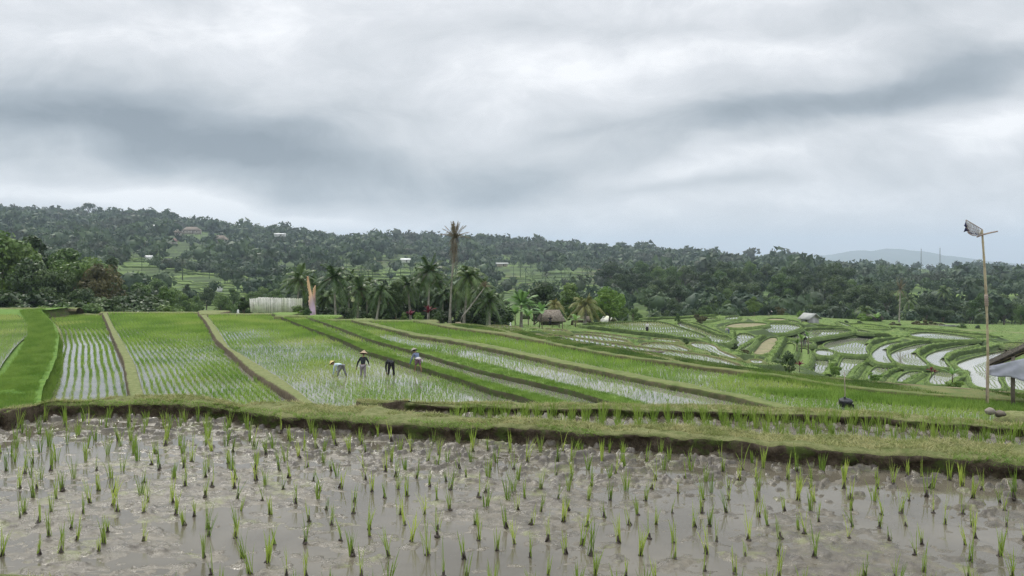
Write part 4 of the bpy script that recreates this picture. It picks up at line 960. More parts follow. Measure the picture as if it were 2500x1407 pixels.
def palm(px, topy, d, label, crown=('coco', 0), lean=(0, 0), clen=4.0, cs=1.0, r=.16, group=None, mix=True, basey=None, name='coconut_palm', bowl=1.0, tm='trunk'):
    X, z = place(px, d); top = H - (topy - Y0) / F * d
    if basey: z = H - (basey - Y0) / F * d - .1
    h = max(1.2, top - z - clen * cs * .62)
    root = empty(name, (X, d, z), label, 'palm tree', group, random.uniform(0, 6.28) if not any(lean) else 0)
    mb = MB(); t = np.linspace(-.06, 1, 9); path = np.stack([lean[0] * np.clip(t, 0, 1) ** bowl, lean[1] * t, h * t], 1)
    mb.tube(path, np.interp(t, [-.06, 0, .12, 1], [r * 2.2, r * 1.7, r * 1.1, r * .75]), 9); mb.obj('trunk', M[tm], root, True)
    c = mobj('crown', CROWNS[crown], root, loc=(lean[0], lean[1], h)); c.scale = (cs,) * 3; c.rotation_euler.z = random.uniform(0, 6)
    if crown[0] in ('coco', 'yellow') and mix:
        s_ = mobj('dead_fronds', CROWNS['deadskirt', 0], root, loc=(lean[0], lean[1], h - .1)); s_.scale = (cs * .5,) * 3
        mobj('coconuts', NUTS, root, loc=(lean[0], lean[1], h)).scale = (cs,) * 3
    return root
def tree(px, topy, d, key, label, cat='tree', group=None, wide=1.0, name='broadleaf_tree', basey=None):
    X, z = place(px, d); top = H - (topy - Y0) / F * d
    if basey: z = H - (basey - Y0) / F * d - .1
    h = max(.6, (top - z) * 1.0)
    tk, cm = TREES[key]; root = empty(name, (X, d, z), label, cat, group, random.uniform(0, 6.28)); root.scale = (h * wide, h * wide, h)
    mobj('trunk', tk, root); mobj('crown', cm, root); return root
random.seed(4)
# --- palm grove on the crest, left to right
palm(722, 643, 132, 'dark coconut palm just left of the two tall cloth banners', ('coco', 0), (.6, 0), cs=1.0)
palm(820, 634, 126, 'tall full coconut palm just right of the two tall cloth banners', ('coco', 1), (-.3, 0), cs=1.05)
palm(872, 668, 128, 'bushy coconut palm, second palm right of the cloth banners', ('coco', 2), (.3, 0), cs=.95)
palm(918, 682, 124, 'short coconut palm leaning left of the round dark tree', ('coco', 3), (.7, 0), cs=.8, clen=3.6)
palm(1003, 664, 131, 'coconut palm between the round dark tree and the tallest green palm', ('coco', 1), (-.5, 0), cs=.8)
palm(1045, 619, 128, 'tallest green coconut palm, standing over the red leaved plants', ('coco', 0), (.2, 0), cs=1.05)
palm(1132, 632, 127, 'coconut palm with hanging dry fronds right of the dead topped palm', ('coco', 3), (.7, 0), cs=1.1)
palm(1172, 668, 138, 'drooping coconut palm behind the leaning bare trunk', ('coco', 2), (.3, 0), cs=.95)
palm(1192, 700, 126, 'short stout palm at the right end of the palm grove', ('coco', 1), (.1, 0), cs=.85, r=.3)
palm(1080, 690, 137, 'shaded low palm behind the dead topped palm', ('coco', 3), (.1, 0), cs=.8)
for px, ty, d in ((760,668,141),(795,690,138),(850,655,143),(895,664,140),(945,690,139),(985,672,142),(1022,650,141),(1065,655,142),(1148,650,141),(1110,678,139),(1218,712,146)):
    palm(px, ty, d, 'half hidden coconut palm in the back row of the palm grove', ('coco', px % 4), (.2, 0), cs=.95, group='half hidden palms at the back of the palm grove')
palm(1352, 722, 150, 'thin palm rising behind the thatched hut', ('yellow', 0), (.1, 0), cs=.7)
palm(1428, 706, 146, 'squat palm with arching yellow fronds in front of the rounded bright tree', ('yellow', 0), (.1, 0), cs=1.15, r=.25)
palm(1272, 705, 140, 'fresh green palm clump left of the thatched hut', ('young', 0), (.1, 0), cs=1.1, r=.25)
palm(2195, 682, 205, 'tall spiky dry headed palm alone beyond the right hand terraces', ('spiky', 0), (.3, 0), cs=1.0, basey=788, tm='trunk', mix=False)
# dead topped palm: bare pale trunk, broken brown crown
dp = palm(1098, 548, 126, 'very tall dying palm with a pale bare trunk and ragged brown crown', ('deadtop', 0), (.75, 0), cs=1.25, clen=2.6, r=.15, basey=786, name='dead_palm', bowl=1.3)
h_ = [c for c in dp.children if c.name.startswith('crown')][0].location.z
sk = mobj('dead_fronds', CROWNS['deadskirt', 0], dp, loc=(.7, 0, h_ - .1)); sk.scale = (.36, .36, 1.2)
sk = mobj('dead_fronds', CROWNS['deadskirt', 0], dp, loc=(.66, 0, h_ - 1.8)); sk.scale = (.22, .22, 1.1); sk.rotation_euler.z = 1
sk = mobj('dead_fronds', CROWNS['deadskirt', 0], dp, loc=(.68, 0, h_ - .9)); sk.scale = (.3, .3, 1.0); sk.rotation_euler.z = 2
# leaning bare trunk
X, z = place(1118, 124); root = empty('leaning_palm', (X, 124, z), 'pale bare trunk leaning right with a withered top, right of the dying palm', 'palm tree')
mb = MB(); mb.tube([(0, 0, -.3), (.7, 0, 1.2), (1.9, 0, 2.7), (3.0, 0, 4.2), (3.9, 0, 5.4)], [.13, .12, .10, .08, .05], 7); mb.obj('trunk', M['trunk'], root, True)
c = mobj('crown', CROWNS['deadtop', 0], root, loc=(3.9, 0, 5.4)); c.scale = (.5,) * 3
# named broadleaf trees of the crest
tree(967, 684, 126, ('dark', 3), 'round dense dark green tree in the middle of the palm grove', wide=.72)
tree(1487, 698, 152, ('bright', 0), 'rounded bright green tree right of the squat yellow palm', wide=.95)
tree(1330, 688, 165, ('dark', 0), 'large dark tree directly behind the thatched hut', wide=1.0)
tree(1395, 690, 172, ('mid', 3), 'olive green tree between the hut tree and the rounded bright tree')
tree(1545, 752, 165, ('thin', 0), 'small leafy sapling right of the little green gabled roof')
tree(598, 722, 118, ('dark', 1), 'small dark tree touching the left end of the pale slat fence', wide=1.2)
tree(728, 742, 108, ('thin', 0), 'young papaya like plant in front of the right end of the pale slat fence', name='young_tree', wide=1.4)
tree(1175, 730, 133, ('bush', 1), 'low dark bush under the drooping palms', 'bush', name='bush')
for px, ty, d, k in ((690,728,142,1),(775,700,150,0),(800,715,141,3),(845,712,146,1),(885,722,142,0),(925,716,150,3),(948,735,140,1),(985,712,146,0),(1020,720,141,1),(1065,716,140,0),(1095,728,141,3),(1125,716,147,0),(1150,722,143,1),(1205,716,158,3),(1235,735,150,0),(1300,728,162,1)):
    tree(px, ty, d, ('dark', k), 'dark shaded tree filling the back of the palm grove', group='shaded trees behind the palm grove', wide=1.05)
for px, ty, d, k in ((1225,745,146,'mid'),(1360,752,158,'mid'),(1440,748,166,'dark'),(1460,752,160,'mid'),(1520,740,170,'mid'),(1500,735,185,'dark'),(1560,765,182,'mid'),(1600,770,190,'mid')):
    tree(px, ty, d, (k, 3), 'low green tree among the small roofs right of the palm grove', group='low trees around the thatched hut', wide=1.0)
for px, ty, d in [(690 + 27 * i + (i * 37) % 11, 742 + (i * 53) % 17, 130 + (i * 29) % 14) for i in range(21)]:
    tree(px, ty, d, ('bush', 1), 'dark undergrowth bush between the trunks of the palm grove', 'bush', 'undergrowth bushes of the palm grove', 1.3, 'bush')
# --- big trees at the left
for px, ty, d, key, lab, wd in ((14,566,150,('mid',0),'tall bushy tree cut by the left edge of the picture',.9), (98,562,162,('dark',1),'tallest narrow dark tree at the left',1.0),
    (66,600,150,('mid',1),'feathery green tree left of the tallest dark tree',.9), (70,632,138,('dark',0),'big dark crowned tree low at the left with a clear trunk',.85),
    (152,606,160,('mid',1),'green tree right of the tallest dark tree',1.0), (118,660,140,('dark',2),'dark spreading tree between two lighter trees',.8),
    (252,640,146,('brown',0),'large olive brown tree left of centre in the left wood',.85), (262,618,172,('dark',1),'slim dark tree rising behind the olive brown tree',.8),
    (185,634,150,('mid',2),'wide green tree with leaning limbs left of the olive brown tree',.9), (215,628,185,('mid',0),'pale green crown behind the leaning limbs',.8),
    (308,688,160,('dark',1),'small dark column shaped tree right of the olive brown tree',.8), (404,690,155,('thin',0),'thin upright tree at the right end of the left wood',.8),
    (345,690,168,('mid',1),'mid green tree behind the bushes near the valley terraces',1.0)):
    tree(px, ty, d, key, lab, wide=wd)
for px, ty, d, k in ((12,712,126,('bush',1)),(45,722,130,('bush',1)),(85,715,128,('bush',1)),(120,700,134,('dark',3)),(150,742,122,('bush',0)),(112,748,120,('bush',0)),(60,745,122,('bush',1)),(190,735,126,('bush',1)),(205,705,136,('dark',0)),
    (228,742,122,('bush',0)),(255,730,128,('bush',1)),(285,722,130,('dark',3)),(300,745,121,('bush',1)),(330,722,128,('bush',1)),(352,745,120,('bush',1)),(375,722,132,('bush',1)),(395,745,124,('bush',0)),(340,705,150,('dark',0)),(165,712,140,('dark',2)),(20,680,160,('dark',0)),(180,690,145,('dark',0)),(230,700,150,('dark',2))):
    tree(px, ty, d, k, 'dark bush or low tree at the foot of the left wood', 'bush', 'bushes at the foot of the left wood', 1.35 if k[0] == 'bush' else .9, 'bush')
# --- grove of large trees beyond the right hand fields
for px, ty, d in ((420,702,235),(446,716,228),(478,722,262),(505,700,300),(540,716,255),(566,702,290),(590,724,240),(612,712,270),(640,700,300),(455,690,320),(380,680,300),(345,668,330),(655,722,240),(672,706,270)):
    tree(px, ty, d, [('mid', 0), ('dark', 3), ('mid', 3), ('dark', 1)][px % 4], 'tree scattered among the green terraces of the left valley', group='trees on the left valley terraces', wide=.9)
r_ = random.Random(9); GR = []
for row, (d, y0, y1, x0, x1, step_) in enumerate(((262,742,768,1555,2500,46),(290,716,742,1640,2480,48),(325,690,716,1610,2330,44),(372,664,690,1530,2140,40),(430,648,670,1500,2080,36),(500,636,652,1500,2040,32),(470,690,715,2120,2540,50),(560,668,690,2150,2540,50))):
    x = x0
    while x < x1:
        if not (d < 300 and x < 1700 and x > 1500 and row == 0 and False): GR.append((x + r_.uniform(-14, 14), r_.uniform(y0, y1), d + r_.uniform(-12, 12)))
        x += step_ * r_.uniform(.75, 1.25)
for i, (px, ty, d) in enumerate(GR):
    k = r_.choice([('dark', 0), ('dark', 1), ('dark', 2), ('dark', 3), ('mid', 0), ('mid', 3), ('dark', 0), ('dark', 3)])
    if r_.random() < .08 and d < 340:
        palm(px, ty - 6, d, 'coconut palm standing among the grove beyond the right hand fields', ('coco', r_.randint(0, 3)), (.2, 0), cs=1.1, mix=False, group='palms in the grove beyond the fields'); continue
    tree(px, ty, d, k, 'large dark broadleaf tree of the grove beyond the right hand fields', group='trees of the grove beyond the fields', wide=r_.uniform(.75, 1.05))
tree(1842, 724, 214, ('mid', 3), 'dense green banana thicket on the crest left of the white hatted farmer', 'thicket', name='thicket', wide=1.0, basey=770)
tree(1905, 744, 214, ('scrub', 0), 'reddish brown shrub on the crest right of the white hatted farmer', 'shrub', name='shrub', wide=.8, basey=768)
tree(1958, 756, 208, ('bush', 2), 'pale green shrub just behind the grey hut', 'shrub', name='shrub', basey=776)
tree(1708, 762, 160, ('scrub', 0), 'brown twiggy scrub clump on the crest of the field', 'shrub', name='shrub', basey=788, wide=.9)
tree(1656, 765, 160, ('bush', 0), 'small green shrub left of the brown twiggy scrub', 'shrub', name='shrub', basey=786, wide=.7)
tree(1925, 858, 98, ('bush', 1), 'big dark green bush beside the red leaved plant', 'bush', name='bush', basey=904, wide=.75)
tree(1892, 878, 100, ('bush', 0), 'low green bush left of the big dark bush', 'bush', name='bush', basey=897, wide=1.1)
tree(2136, 904, 106, ('bush', 2), 'spiky green bush on the bund between two white water paddies', 'bush', name='bush', basey=930)
tree(2328, 925, 106, ('bush', 2), 'yellow green shrub at the corner of a terrace behind the bamboo pole', 'shrub', name='shrub', basey=948, wide=1.5)
tree(2040, 880, 104, ('bush', 2), 'upright green shrub in front of a white water paddy', 'shrub', name='shrub', basey=918, wide=.6)
for i, (px, ty, by_, d, wd, k, lab) in enumerate(((2115,762,788,205,1.1,('bush',2),'light green clump on the skyline of the far field'),(2147,770,790,206,.8,('bush',1),'small dark tree beside the brown brush pile on the far field'),
    (2180,784,796,196,2.0,('scrub',0),'low brown brush heap left of the spiky dry palm'),(2250,776,800,200,1.4,('scrub',0),'wide brown brush heap right of the spiky dry palm'),
    (2290,784,800,201,1.6,('scrub',0),'dark brush heap next to the pale stacked boards'),(2350,790,808,196,1.3,('bush',0),'green bush right of the pale stacked boards'),(2388,794,809,196,1.0,('bush',1),'small dark bush close to the bamboo pole on the far field'),
    (2065,783,788,196,2.0,('bush',1),'tiny dark shrub on the field right of the grey hut'),(2098,784,793,196,2.2,('bush',1),'flat dark shrub in the far field left of the brush heaps'),(1795,838,850,110,1.0,('bush',1),'small dark shrub between two white terraces'),
    (1820,850,862,108,1.0,('scrub',0),'little brown shrub at the edge of the dry brown plot'),(1673,826,838,92,1.4,('bush',1),'tiny dark bush above the curved white strips'))):
    tree(px, ty, d, k, lab, 'shrub', name='shrub', basey=by_, wide=wd)
# banana plants and red cordylines
def leafplant(px, topy, basey, d, label, cat, matk, n=9, name='banana_plant', lw=.16, up=(.5, 1.3), stem=.45, stemr=.08):
    X = (px - CX) / F * d; z = H - (basey - Y0) / F * d - .05; h = (basey - topy) / F * d
    root = empty(name, (X, d, z), label, cat, None, random.uniform(0, 6)); mb = MB()
    mb.tube([(0, 0, -.1), (.02, 0, h * stem * .5), (.05, 0, h * stem)], [stemr, stemr * .9, stemr * .6], 7); mb.obj('stem', M['wood'], root, True)
    rng = np.random.RandomState(int(px)); Vs, Qs, n0 = [], [], 0
    for i in range(n):
        a = i * 2.4 + rng.normal(0, .2); r = rng.uniform(*up); Ln = h * (1 - stem) * rng.uniform(.9, 1.15); t = np.linspace(0, 1, 8)
        c = np.stack([Ln * t * cos(r) * cos(a), Ln * t * cos(r) * sin(a), h * stem * rng.uniform(.8, 1) + Ln * (t * sin(r) - .35 * t ** 2.2)], 1)
        wv = (np.sin(pi * np.clip(t, .04, .98)) ** .7 * lw * Ln)[:, None] * np.array([-sin(a), cos(a), 0])
        V = np.stack([c - wv - [0, 0, .02], c + [0, 0, .03], c + wv - [0, 0, .02]], 1).reshape(-1, 3); Vs.append(V); Qs.append(grid_faces(8, 3) + n0); n0 += len(V)
    mobj('leaves', npmesh('leaves', np.concatenate(Vs), [np.concatenate(Qs)], [M[matk]], smooth=True), root); return root
leafplant(1322, 718, 790, 134, 'banana plant with one upright leaf just left of the thatched hut', 'banana plant', 'banana', 8, up=(.2, 1.45))
leafplant(1343 + 62, 754, 796, 124, 'short banana plant right of the thatched hut', 'banana plant', 'banana', 9, up=(.3, 1.2), stem=.4)
leafplant(1258, 728, 792, 136, 'leafy banana plant at the left of the fresh green palm', 'banana plant', 'banana', 10)
leafplant(1290, 735, 792, 133, 'leafy banana plant at the right of the fresh green palm', 'banana plant', 'banana', 9)
leafplant(1957, 800, 858, 108, 'tall thin banana plant at the left of a small cluster in the terraces', 'banana plant', 'banana', 6, stem=.6, lw=.13)
leafplant(1973, 792, 862, 107, 'tallest banana plant of the small cluster in the terraces', 'banana plant', 'banana', 6, stem=.65, lw=.12)
leafplant(1946, 818, 856, 108, 'short banana plant of the small cluster in the terraces', 'banana plant', 'mid', 6, stem=.5, lw=.14)
leafplant(2325, 878, 930, 106, 'ragged banana plant with a bent leaf behind the bamboo pole', 'banana plant', 'banana', 7, stem=.35, lw=.10)
leafplant(2140, 752, 786, 204, 'small banana plant on the skyline left of the spiky dry palm', 'banana plant', 'banana', 8, stem=.3)
leafplant(1528, 768, 790, 150, 'leafy shrub beside the little green gabled roof', 'shrub', 'mid', 12, name='shrub', stem=.2, lw=.2)
for px, ty, by_, d, lab in ((1003,748,786,122,'red leaved plant left of the tallest green palm'), (1046,734,786,122,'taller red leaved plant at the foot of the tallest green palm'), (1952,872,906,99,'red leaved plant right of the big dark bush'), (2274,890,918,106,'small red leaved plant beside a white water terrace'), (2282,896,920,105.5,'dark red leaved plant right of the small red one')):
    leafplant(px, ty, by_, d, lab, 'shrub', 'red', 11, name='red_leaved_plant', up=(.6, 1.5), stem=.5, lw=.09, stemr=.04)
for px, ty, d, k, lab in ((985,762,121,0,'low green shrub under the round dark tree'), (1025,758,121,2,'yellow green shrub between the two red leaved plants'), (1070,760,121,1,'dark shrub at the foot of the dying palm'), (735,756,106,2,'small leafy shrub in front of the cloth banners'), (752,752,106,0,'leafy shrub at the foot of the cloth banners')):
    tree(px, ty, d, ('bush', k), lab, 'shrub', name='shrub', basey=787 if px > 900 else 778, wide=.8)

# ------------------------------------------------------------------ the wooded hillsides, one mass
frng = np.random.RandomState(3)
def ell(px, py, x, y, rx, ry): return ((px - x) / rx) ** 2 + ((py - y) / ry) ** 2 < 1
CLEAR = [(940,648,130,24),(1340,676,150,22),(440,640,110,11),(500,742,95,27),(20,672,55,34),(1580,742,62,20),(210,568,42,7),(450,582,60,15),(320,606,45,9),(2250,668,90,9),(2420,690,90,9),(2350,640,40,5),(650,700,60,10),(700,640,60,8),(1100,655,60,12),(800,690,50,8),(1230,640,40,7),(1990,640,50,5),(330,650,60,9)]
def woods(ymin, ymax, dens_m2, rlo, rhi, nc, leaf, keepbase):
    xm = .66 * ymax; A = 2 * .66 * (ymax ** 2 - ymin ** 2) / 2; n = int(A / dens_m2)
    y = np.sqrt(frng.uniform(ymin ** 2, ymax ** 2, n)); x = frng.uniform(-.64, .64, n) * y
    px = x / y * F + CX; z = terrain(x, y); py = Y0 + (H - z) / y * F
    dn = fbm(x / 55, y / 55, 77, 3); keep = dn > keepbase - .12 * sstep(y, 700, 1100)
    cl = np.zeros(n, bool)
    for c in CLEAR: cl |= ell(px, py, *c) | ell(px, py - 7 * F / y, *c) | ell(px, py - 13 * F / y, *c)
    keep &= ~(cl & (frng.uniform(size=n) > .10)); keep &= ~((y < 285) & (px < 1400))
    keep &= ~((px < 640) & (px > 395) & (y < 480) & (py > 712) & (frng.uniform(size=n) > .45))
    x, y, z = x[keep], y[keep], z[keep]; n = len(x); r = frng.uniform(rlo, rhi, n) * (.75 + .85 * frng.uniform(size=n) ** 4); hh = r * frng.uniform(1.5, 2.6, n)
    # crowns
    k = frng.normal(size=(n, nc, 3)); k /= np.linalg.norm(k, axis=2)[..., None]; k[..., 2] = np.abs(k[..., 2]) * 1.2 - .35
    lump = frng.normal(size=(n, 4, 3)); lump[..., 2] *= .5; which = frng.randint(0, 4, (n, nc))
    c = np.stack([x, y, z + hh * .62], 1)[:, None] + r[:, None, None] * (.42 * np.take_along_axis(lump, which[..., None].repeat(3, 2), 1) + .72 * k * np.array([1, 1, .9]))
    nm = k + frng.normal(size=k.shape) * .5; nm /= np.linalg.norm(nm, axis=2)[..., None]; a = np.cross(nm, frng.normal(size=k.shape)); a /= np.linalg.norm(a, axis=2)[..., None]; b = np.cross(nm, a)
    s = (leaf * r[:, None] * frng.uniform(.6, 1.3, (n, nc)))[..., None]
    V = np.stack([c - a * s - b * s * .5, c + a * s - b * s * .4, c + b * s], 2).reshape(-1, 3); T = np.arange(len(V)).reshape(-1, 3)
    # solid hearts of the crowns and their trunks
    iv, it = ico(1); core = np.stack([x, y, z + hh * .55], 1)[:, None] + iv[None] * (r[:, None, None] * frng.uniform(.55, .85, (n, 12, 1))) * np.array([1, 1, 1.05]); o = len(V)
    T2 = (it[None] + np.arange(n)[:, None, None] * 12).reshape(-1, 3) + o
    V = np.concatenate([V, core.reshape(-1, 3)]); o = len(V)
    tr = np.stack([np.stack([x - .25, y, z - 1], 1), np.stack([x + .25, y, z - 1], 1), np.stack([x, y, z + hh * .7], 1)], 1).reshape(-1, 3)
    T3 = np.arange(len(tr)).reshape(-1, 3) + o
    return np.concatenate([V, tr]), np.concatenate([T, T2, T3]), (x, y, z)
Va, Ta, _ = woods(255, 620, 62, 2.6, 4.6, 120, .19, .47)
Vb, Tb, _ = woods(620, 1750, 135, 4.2, 7.5, 44, .34, .42)
tag(mobj('hillside_forest', npmesh('hillside_forest', np.concatenate([Va, Vb]), [np.concatenate([Ta, Tb + len(Va)])], [M['forest']])), 'dense dark green forest covering the valley sides and the long ridge', 'forest', kind='stuff')
# palms sticking out of the forest along the ridge
Vs, Ts, n0 = [], [], 0
pv = [palmcrown(200 + i, 11, 4.2, -.5, 1.2, .5, .4, 7, .22, .16) for i in range(4)]
for i in range(420):
    yq = frng.uniform(480, 1500); pq = frng.uniform(-20, 2520); xq = (pq - CX) / F * yq
    if yq < 330 and pq < 1400: continue
    zq = gz(xq, yq); hq = frng.uniform(9, 15); V, T = pv[i % 4]; V = V * frng.uniform(.9, 1.3) + [xq, yq, zq + hq]; Vs.append(V); Ts.append(T + n0); n0 += len(V)
    tr = np.array([[xq - .2, yq, zq - 1], [xq + .2, yq, zq - 1], [xq + .15, yq, zq + hq], [xq - .15, yq, zq + hq], [xq, yq + .3, zq - 1]]); Vs.append(tr); Ts.append(np.array([[0, 1, 2], [0, 2, 3], [1, 4, 2], [4, 0, 3]]) + n0); n0 += 5
tag(mobj('hillside_palms', npmesh('hillside_palms', np.concatenate(Vs), [np.concatenate(Ts)], [M['forest']])), 'palm heads poking out of the forest on the far valley sides and ridge', 'palm forest', kind='stuff')
tree(214, 496, 1330, ('lonely', 0), 'huge spreading tree standing alone on the skyline of the left ridge', name='ridge_tree', wide=1.4, basey=524)

# distant mountains beyond the plain
def mountain(pts, d, name):
    px = np.arange(pts[0][0], pts[-1][0] + 1, 6); top = np.interp(px, [p[0] for p in pts], [p[1] for p in pts]); k = 14
    ht = (Y0 + 30 - top) / F * d; V = np.zeros((len(px), k, 3))
    for j, t in enumerate(np.linspace(-1, 1, k)):
        xx = (px - CX) / F * d; y = d + t * 1400 + 0 * xx; hh = np.cos(t * pi / 2) ** .8 * (ht + (fbm(px / 22, y / 400, 6, 4) - .5) * 60 * (ht > 40)) - 110
        V[:, j] = np.stack([xx, y, hh + H], 1)
    return mobj(name, npmesh(name, V, [grid_faces(len(px), k)], [M['forest']], smooth=True), kind='structure')
mountain([(1960,652),(2000,638),(2050,627),(2100,619),(2140,622),(2190,613),(2230,624),(2290,633),(2330,641),(2370,652)], 9500, 'mountains')
mountain([(-300,470),(-150,485),(0,500),(60,508),(120,520),(200,540)], 4200, 'mountains')
# two lattice masts
for px, ty, lab in ((2249, 608, 'left of two thin radio masts on the far plain'), (2295, 606, 'right and taller of two thin radio masts on the far plain')):
    d = 3000; X, z = (px - CX) / F * d, H - (645 - Y0) / F * d; h = (645 - ty) / F * d
    root = empty('radio_mast', (X, d, z), lab, 'radio mast', 'radio masts on the far plain'); mb = MB()
    for a in range(3): mb.tube([(2.2 * cos(a * 2.09), 2.2 * sin(a * 2.09), -8), (.8 * cos(a * 2.09), .8 * sin(a * 2.09), h)], .5, 5)
    for k in range(14):
        f0, f1 = k / 14, (k + 1) / 14
        for a in range(3): r0, r1 = 2.2 - 1.4 * f0, 2.2 - 1.4 * f1; mb.tube([(r0 * cos(a * 2.09), r0 * sin(a * 2.09), h * f0), (r1 * cos(a * 2.09 + 2.09), r1 * sin(a * 2.09 + 2.09), h * f1)], .25, 4)
    mb.obj('lattice', M['steel'], root); mb = MB(); mb.tube([(0, 0, h - 1), (0, 0, h + 5)], .3, 5); mb.obj('antenna', M['steel'], root)

# ------------------------------------------------------------------ pale slat fence and cloth banners on the crest
d = 110.0
A = P3(611, 770, d + 3); B = P3(738, 776, d - 1); ang = math.atan2(B[1] - A[1], B[0] - A[0]); Lf = math.hypot(B[0] - A[0], B[1] - A[1])
zb = min(A[2], B[2]) + .1
root = empty('slat_fence', (A[0], A[1], zb), 'long screen of pale split bamboo slats standing on the crest behind the rice', 'fence', None, ang)
r_ = random.Random(2); mb = MB(); n = 64
for i in range(n):
    x = Lf * (i + .5) / n; w_ = Lf / n; hgt = 2.05 + .25 * sstep(i / n, 0, .25) + .10 * r_.random() - .0 * x; lean = .30 * (1 - i / n) - .05
    a = np.array([x, r_.uniform(-.03, .03), .12 + .22 * sstep(1 - i / n, .2, .9)]); b = np.array([x - lean * hgt * .35, a[1], hgt])
    wv = np.array([w_ * r_.uniform(.22, .34), 0, 0]); mb.sheet(a - wv, a + wv, b + wv, b - wv, .03)
mb.obj('slats', M['pale'], root)
for zr in (.6, 1.75):
    mb = MB(); mb.tube([(0, .07, zr), (Lf, .07, zr)], .03, 6); mb.obj('rail', M['bambood'], root)
for k in range(6):
    mb = MB(); x = Lf * (k + .1) / 5.2; mb.tube([(x, .13, -.8), (x, .13, 1.6)], .045, 7); mb.obj('post', M['bambood'], root)
def gradcloth():
    m, t, b, out = mat('dyed_cloth'); s = t.new('ShaderNodeSeparateXYZ'); t.l.new(t.new('ShaderNodeTexCoord').outputs['Object'], s.inputs[0])
    z = t.math('ADD', s.outputs[2], t.math('MULTIPLY', s.outputs[0], -2.2))
    t.put(b.inputs['Base Color'], t.mix(t.step(z, 2.0, 4.4), (.54, .40, .52), (.66, .42, .25))); b.inputs['Roughness'].default_value = .85
    bp = t.new('ShaderNodeBump'); t.l.new(t.noise(t.new('ShaderNodeTexCoord').outputs['Object'], 5, 3), bp.inputs['Height']); bp.inputs['Strength'].default_value = .5; t.l.new(bp.outputs[0], b.inputs['Normal'])
    return m
CLO = gradcloth()
def banner(pts, d, label, seed):
    """pts: (row, left px, right px) from the top down"""
    base = P3((pts[-1][1] + pts[-1][2]) / 2, pts[-1][0], d); root = empty('cloth_banner', base, label, 'banner', 'cloth banners beside the slat fence')
    rows = np.linspace(0, 1, 40); ry = np.interp(rows, np.linspace(0, 1, len(pts)), [p[0] for p in pts]); l = np.interp(ry, [p[0] for p in pts], [p[1] for p in pts]); r = np.interp(ry, [p[0] for p in pts], [p[2] for p in pts])
    k = 9; V = np.zeros((40, k, 3))
    for j in range(k):
        t = j / (k - 1); px = l + (r - l) * t; X = (px - CX) / F * d; Z = H - (ry - Y0) / F * d
        fl_ = .12 * np.sin(t * 5 + rows * 6 + seed) + .06 * np.sin(rows * 19 + t * 3); jag = (t == 0) * .05 * np.sin(rows * 90)
        V[:, j] = np.stack([X + jag, d + fl_ + 0 * X, Z], 1)
    V = V.reshape(-1, 3) - base; o = mobj('cloth', npmesh('cloth', V, [grid_faces(40, k)], [CLO], smooth=True), root); so = o.modifiers.new('thickness', 'SOLIDIFY'); so.thickness = .012
    e = np.stack([(r[::-1] + .5 - CX) / F * d - base[0], np.full(40, .1), H - (ry[::-1] - Y0) / F * d - base[2]], 1); e[0, 2] -= .5
    mb = MB(); mb.tube(e, np.linspace(.04, .012, 40), 6); mb.obj('bamboo_pole', M['bamboo'], root, True)
banner([(675,749,753),(690,749,756),(705,751,757.5),(720,754,762),(740,753.5,767),(755,756,770),(765,758,770),(783,757,773)], 108, 'taller orange and lilac cloth banner with its tip curling left', 0)
banner([(697,769,770),(705,765,770),(720,763,769.5),(735,765,769.5),(750,767,769.5),(783,767,771)], 109.5, 'shorter narrow orange cloth banner just behind the taller one', 2)
# small plaster-white shrine stones at both sides
for px, py, hh_, lab in ((581, 768, .62, 'little pale stone shrine left of the slat fence'), (1246, 797, .45, 'tiny white marker at the left end of the white water strips')):
    dd = 112 if px < 900 else 100; b = P3(px, py, dd); root = empty('stone_shrine', b, lab, 'shrine', None, 0, hh_); mb = MB()
    mb.box((0, 0, .1), (.5, .5, .4)); mb.box((0, 0, .45), (.34, .34, .36)); mb.obj('plinth', M['white'], root); mb = MB(); mb.blob((0, 0, .78), (.19, .19, .26), 3, 2, .1); mb.obj('cap_stone', M['white'], root)

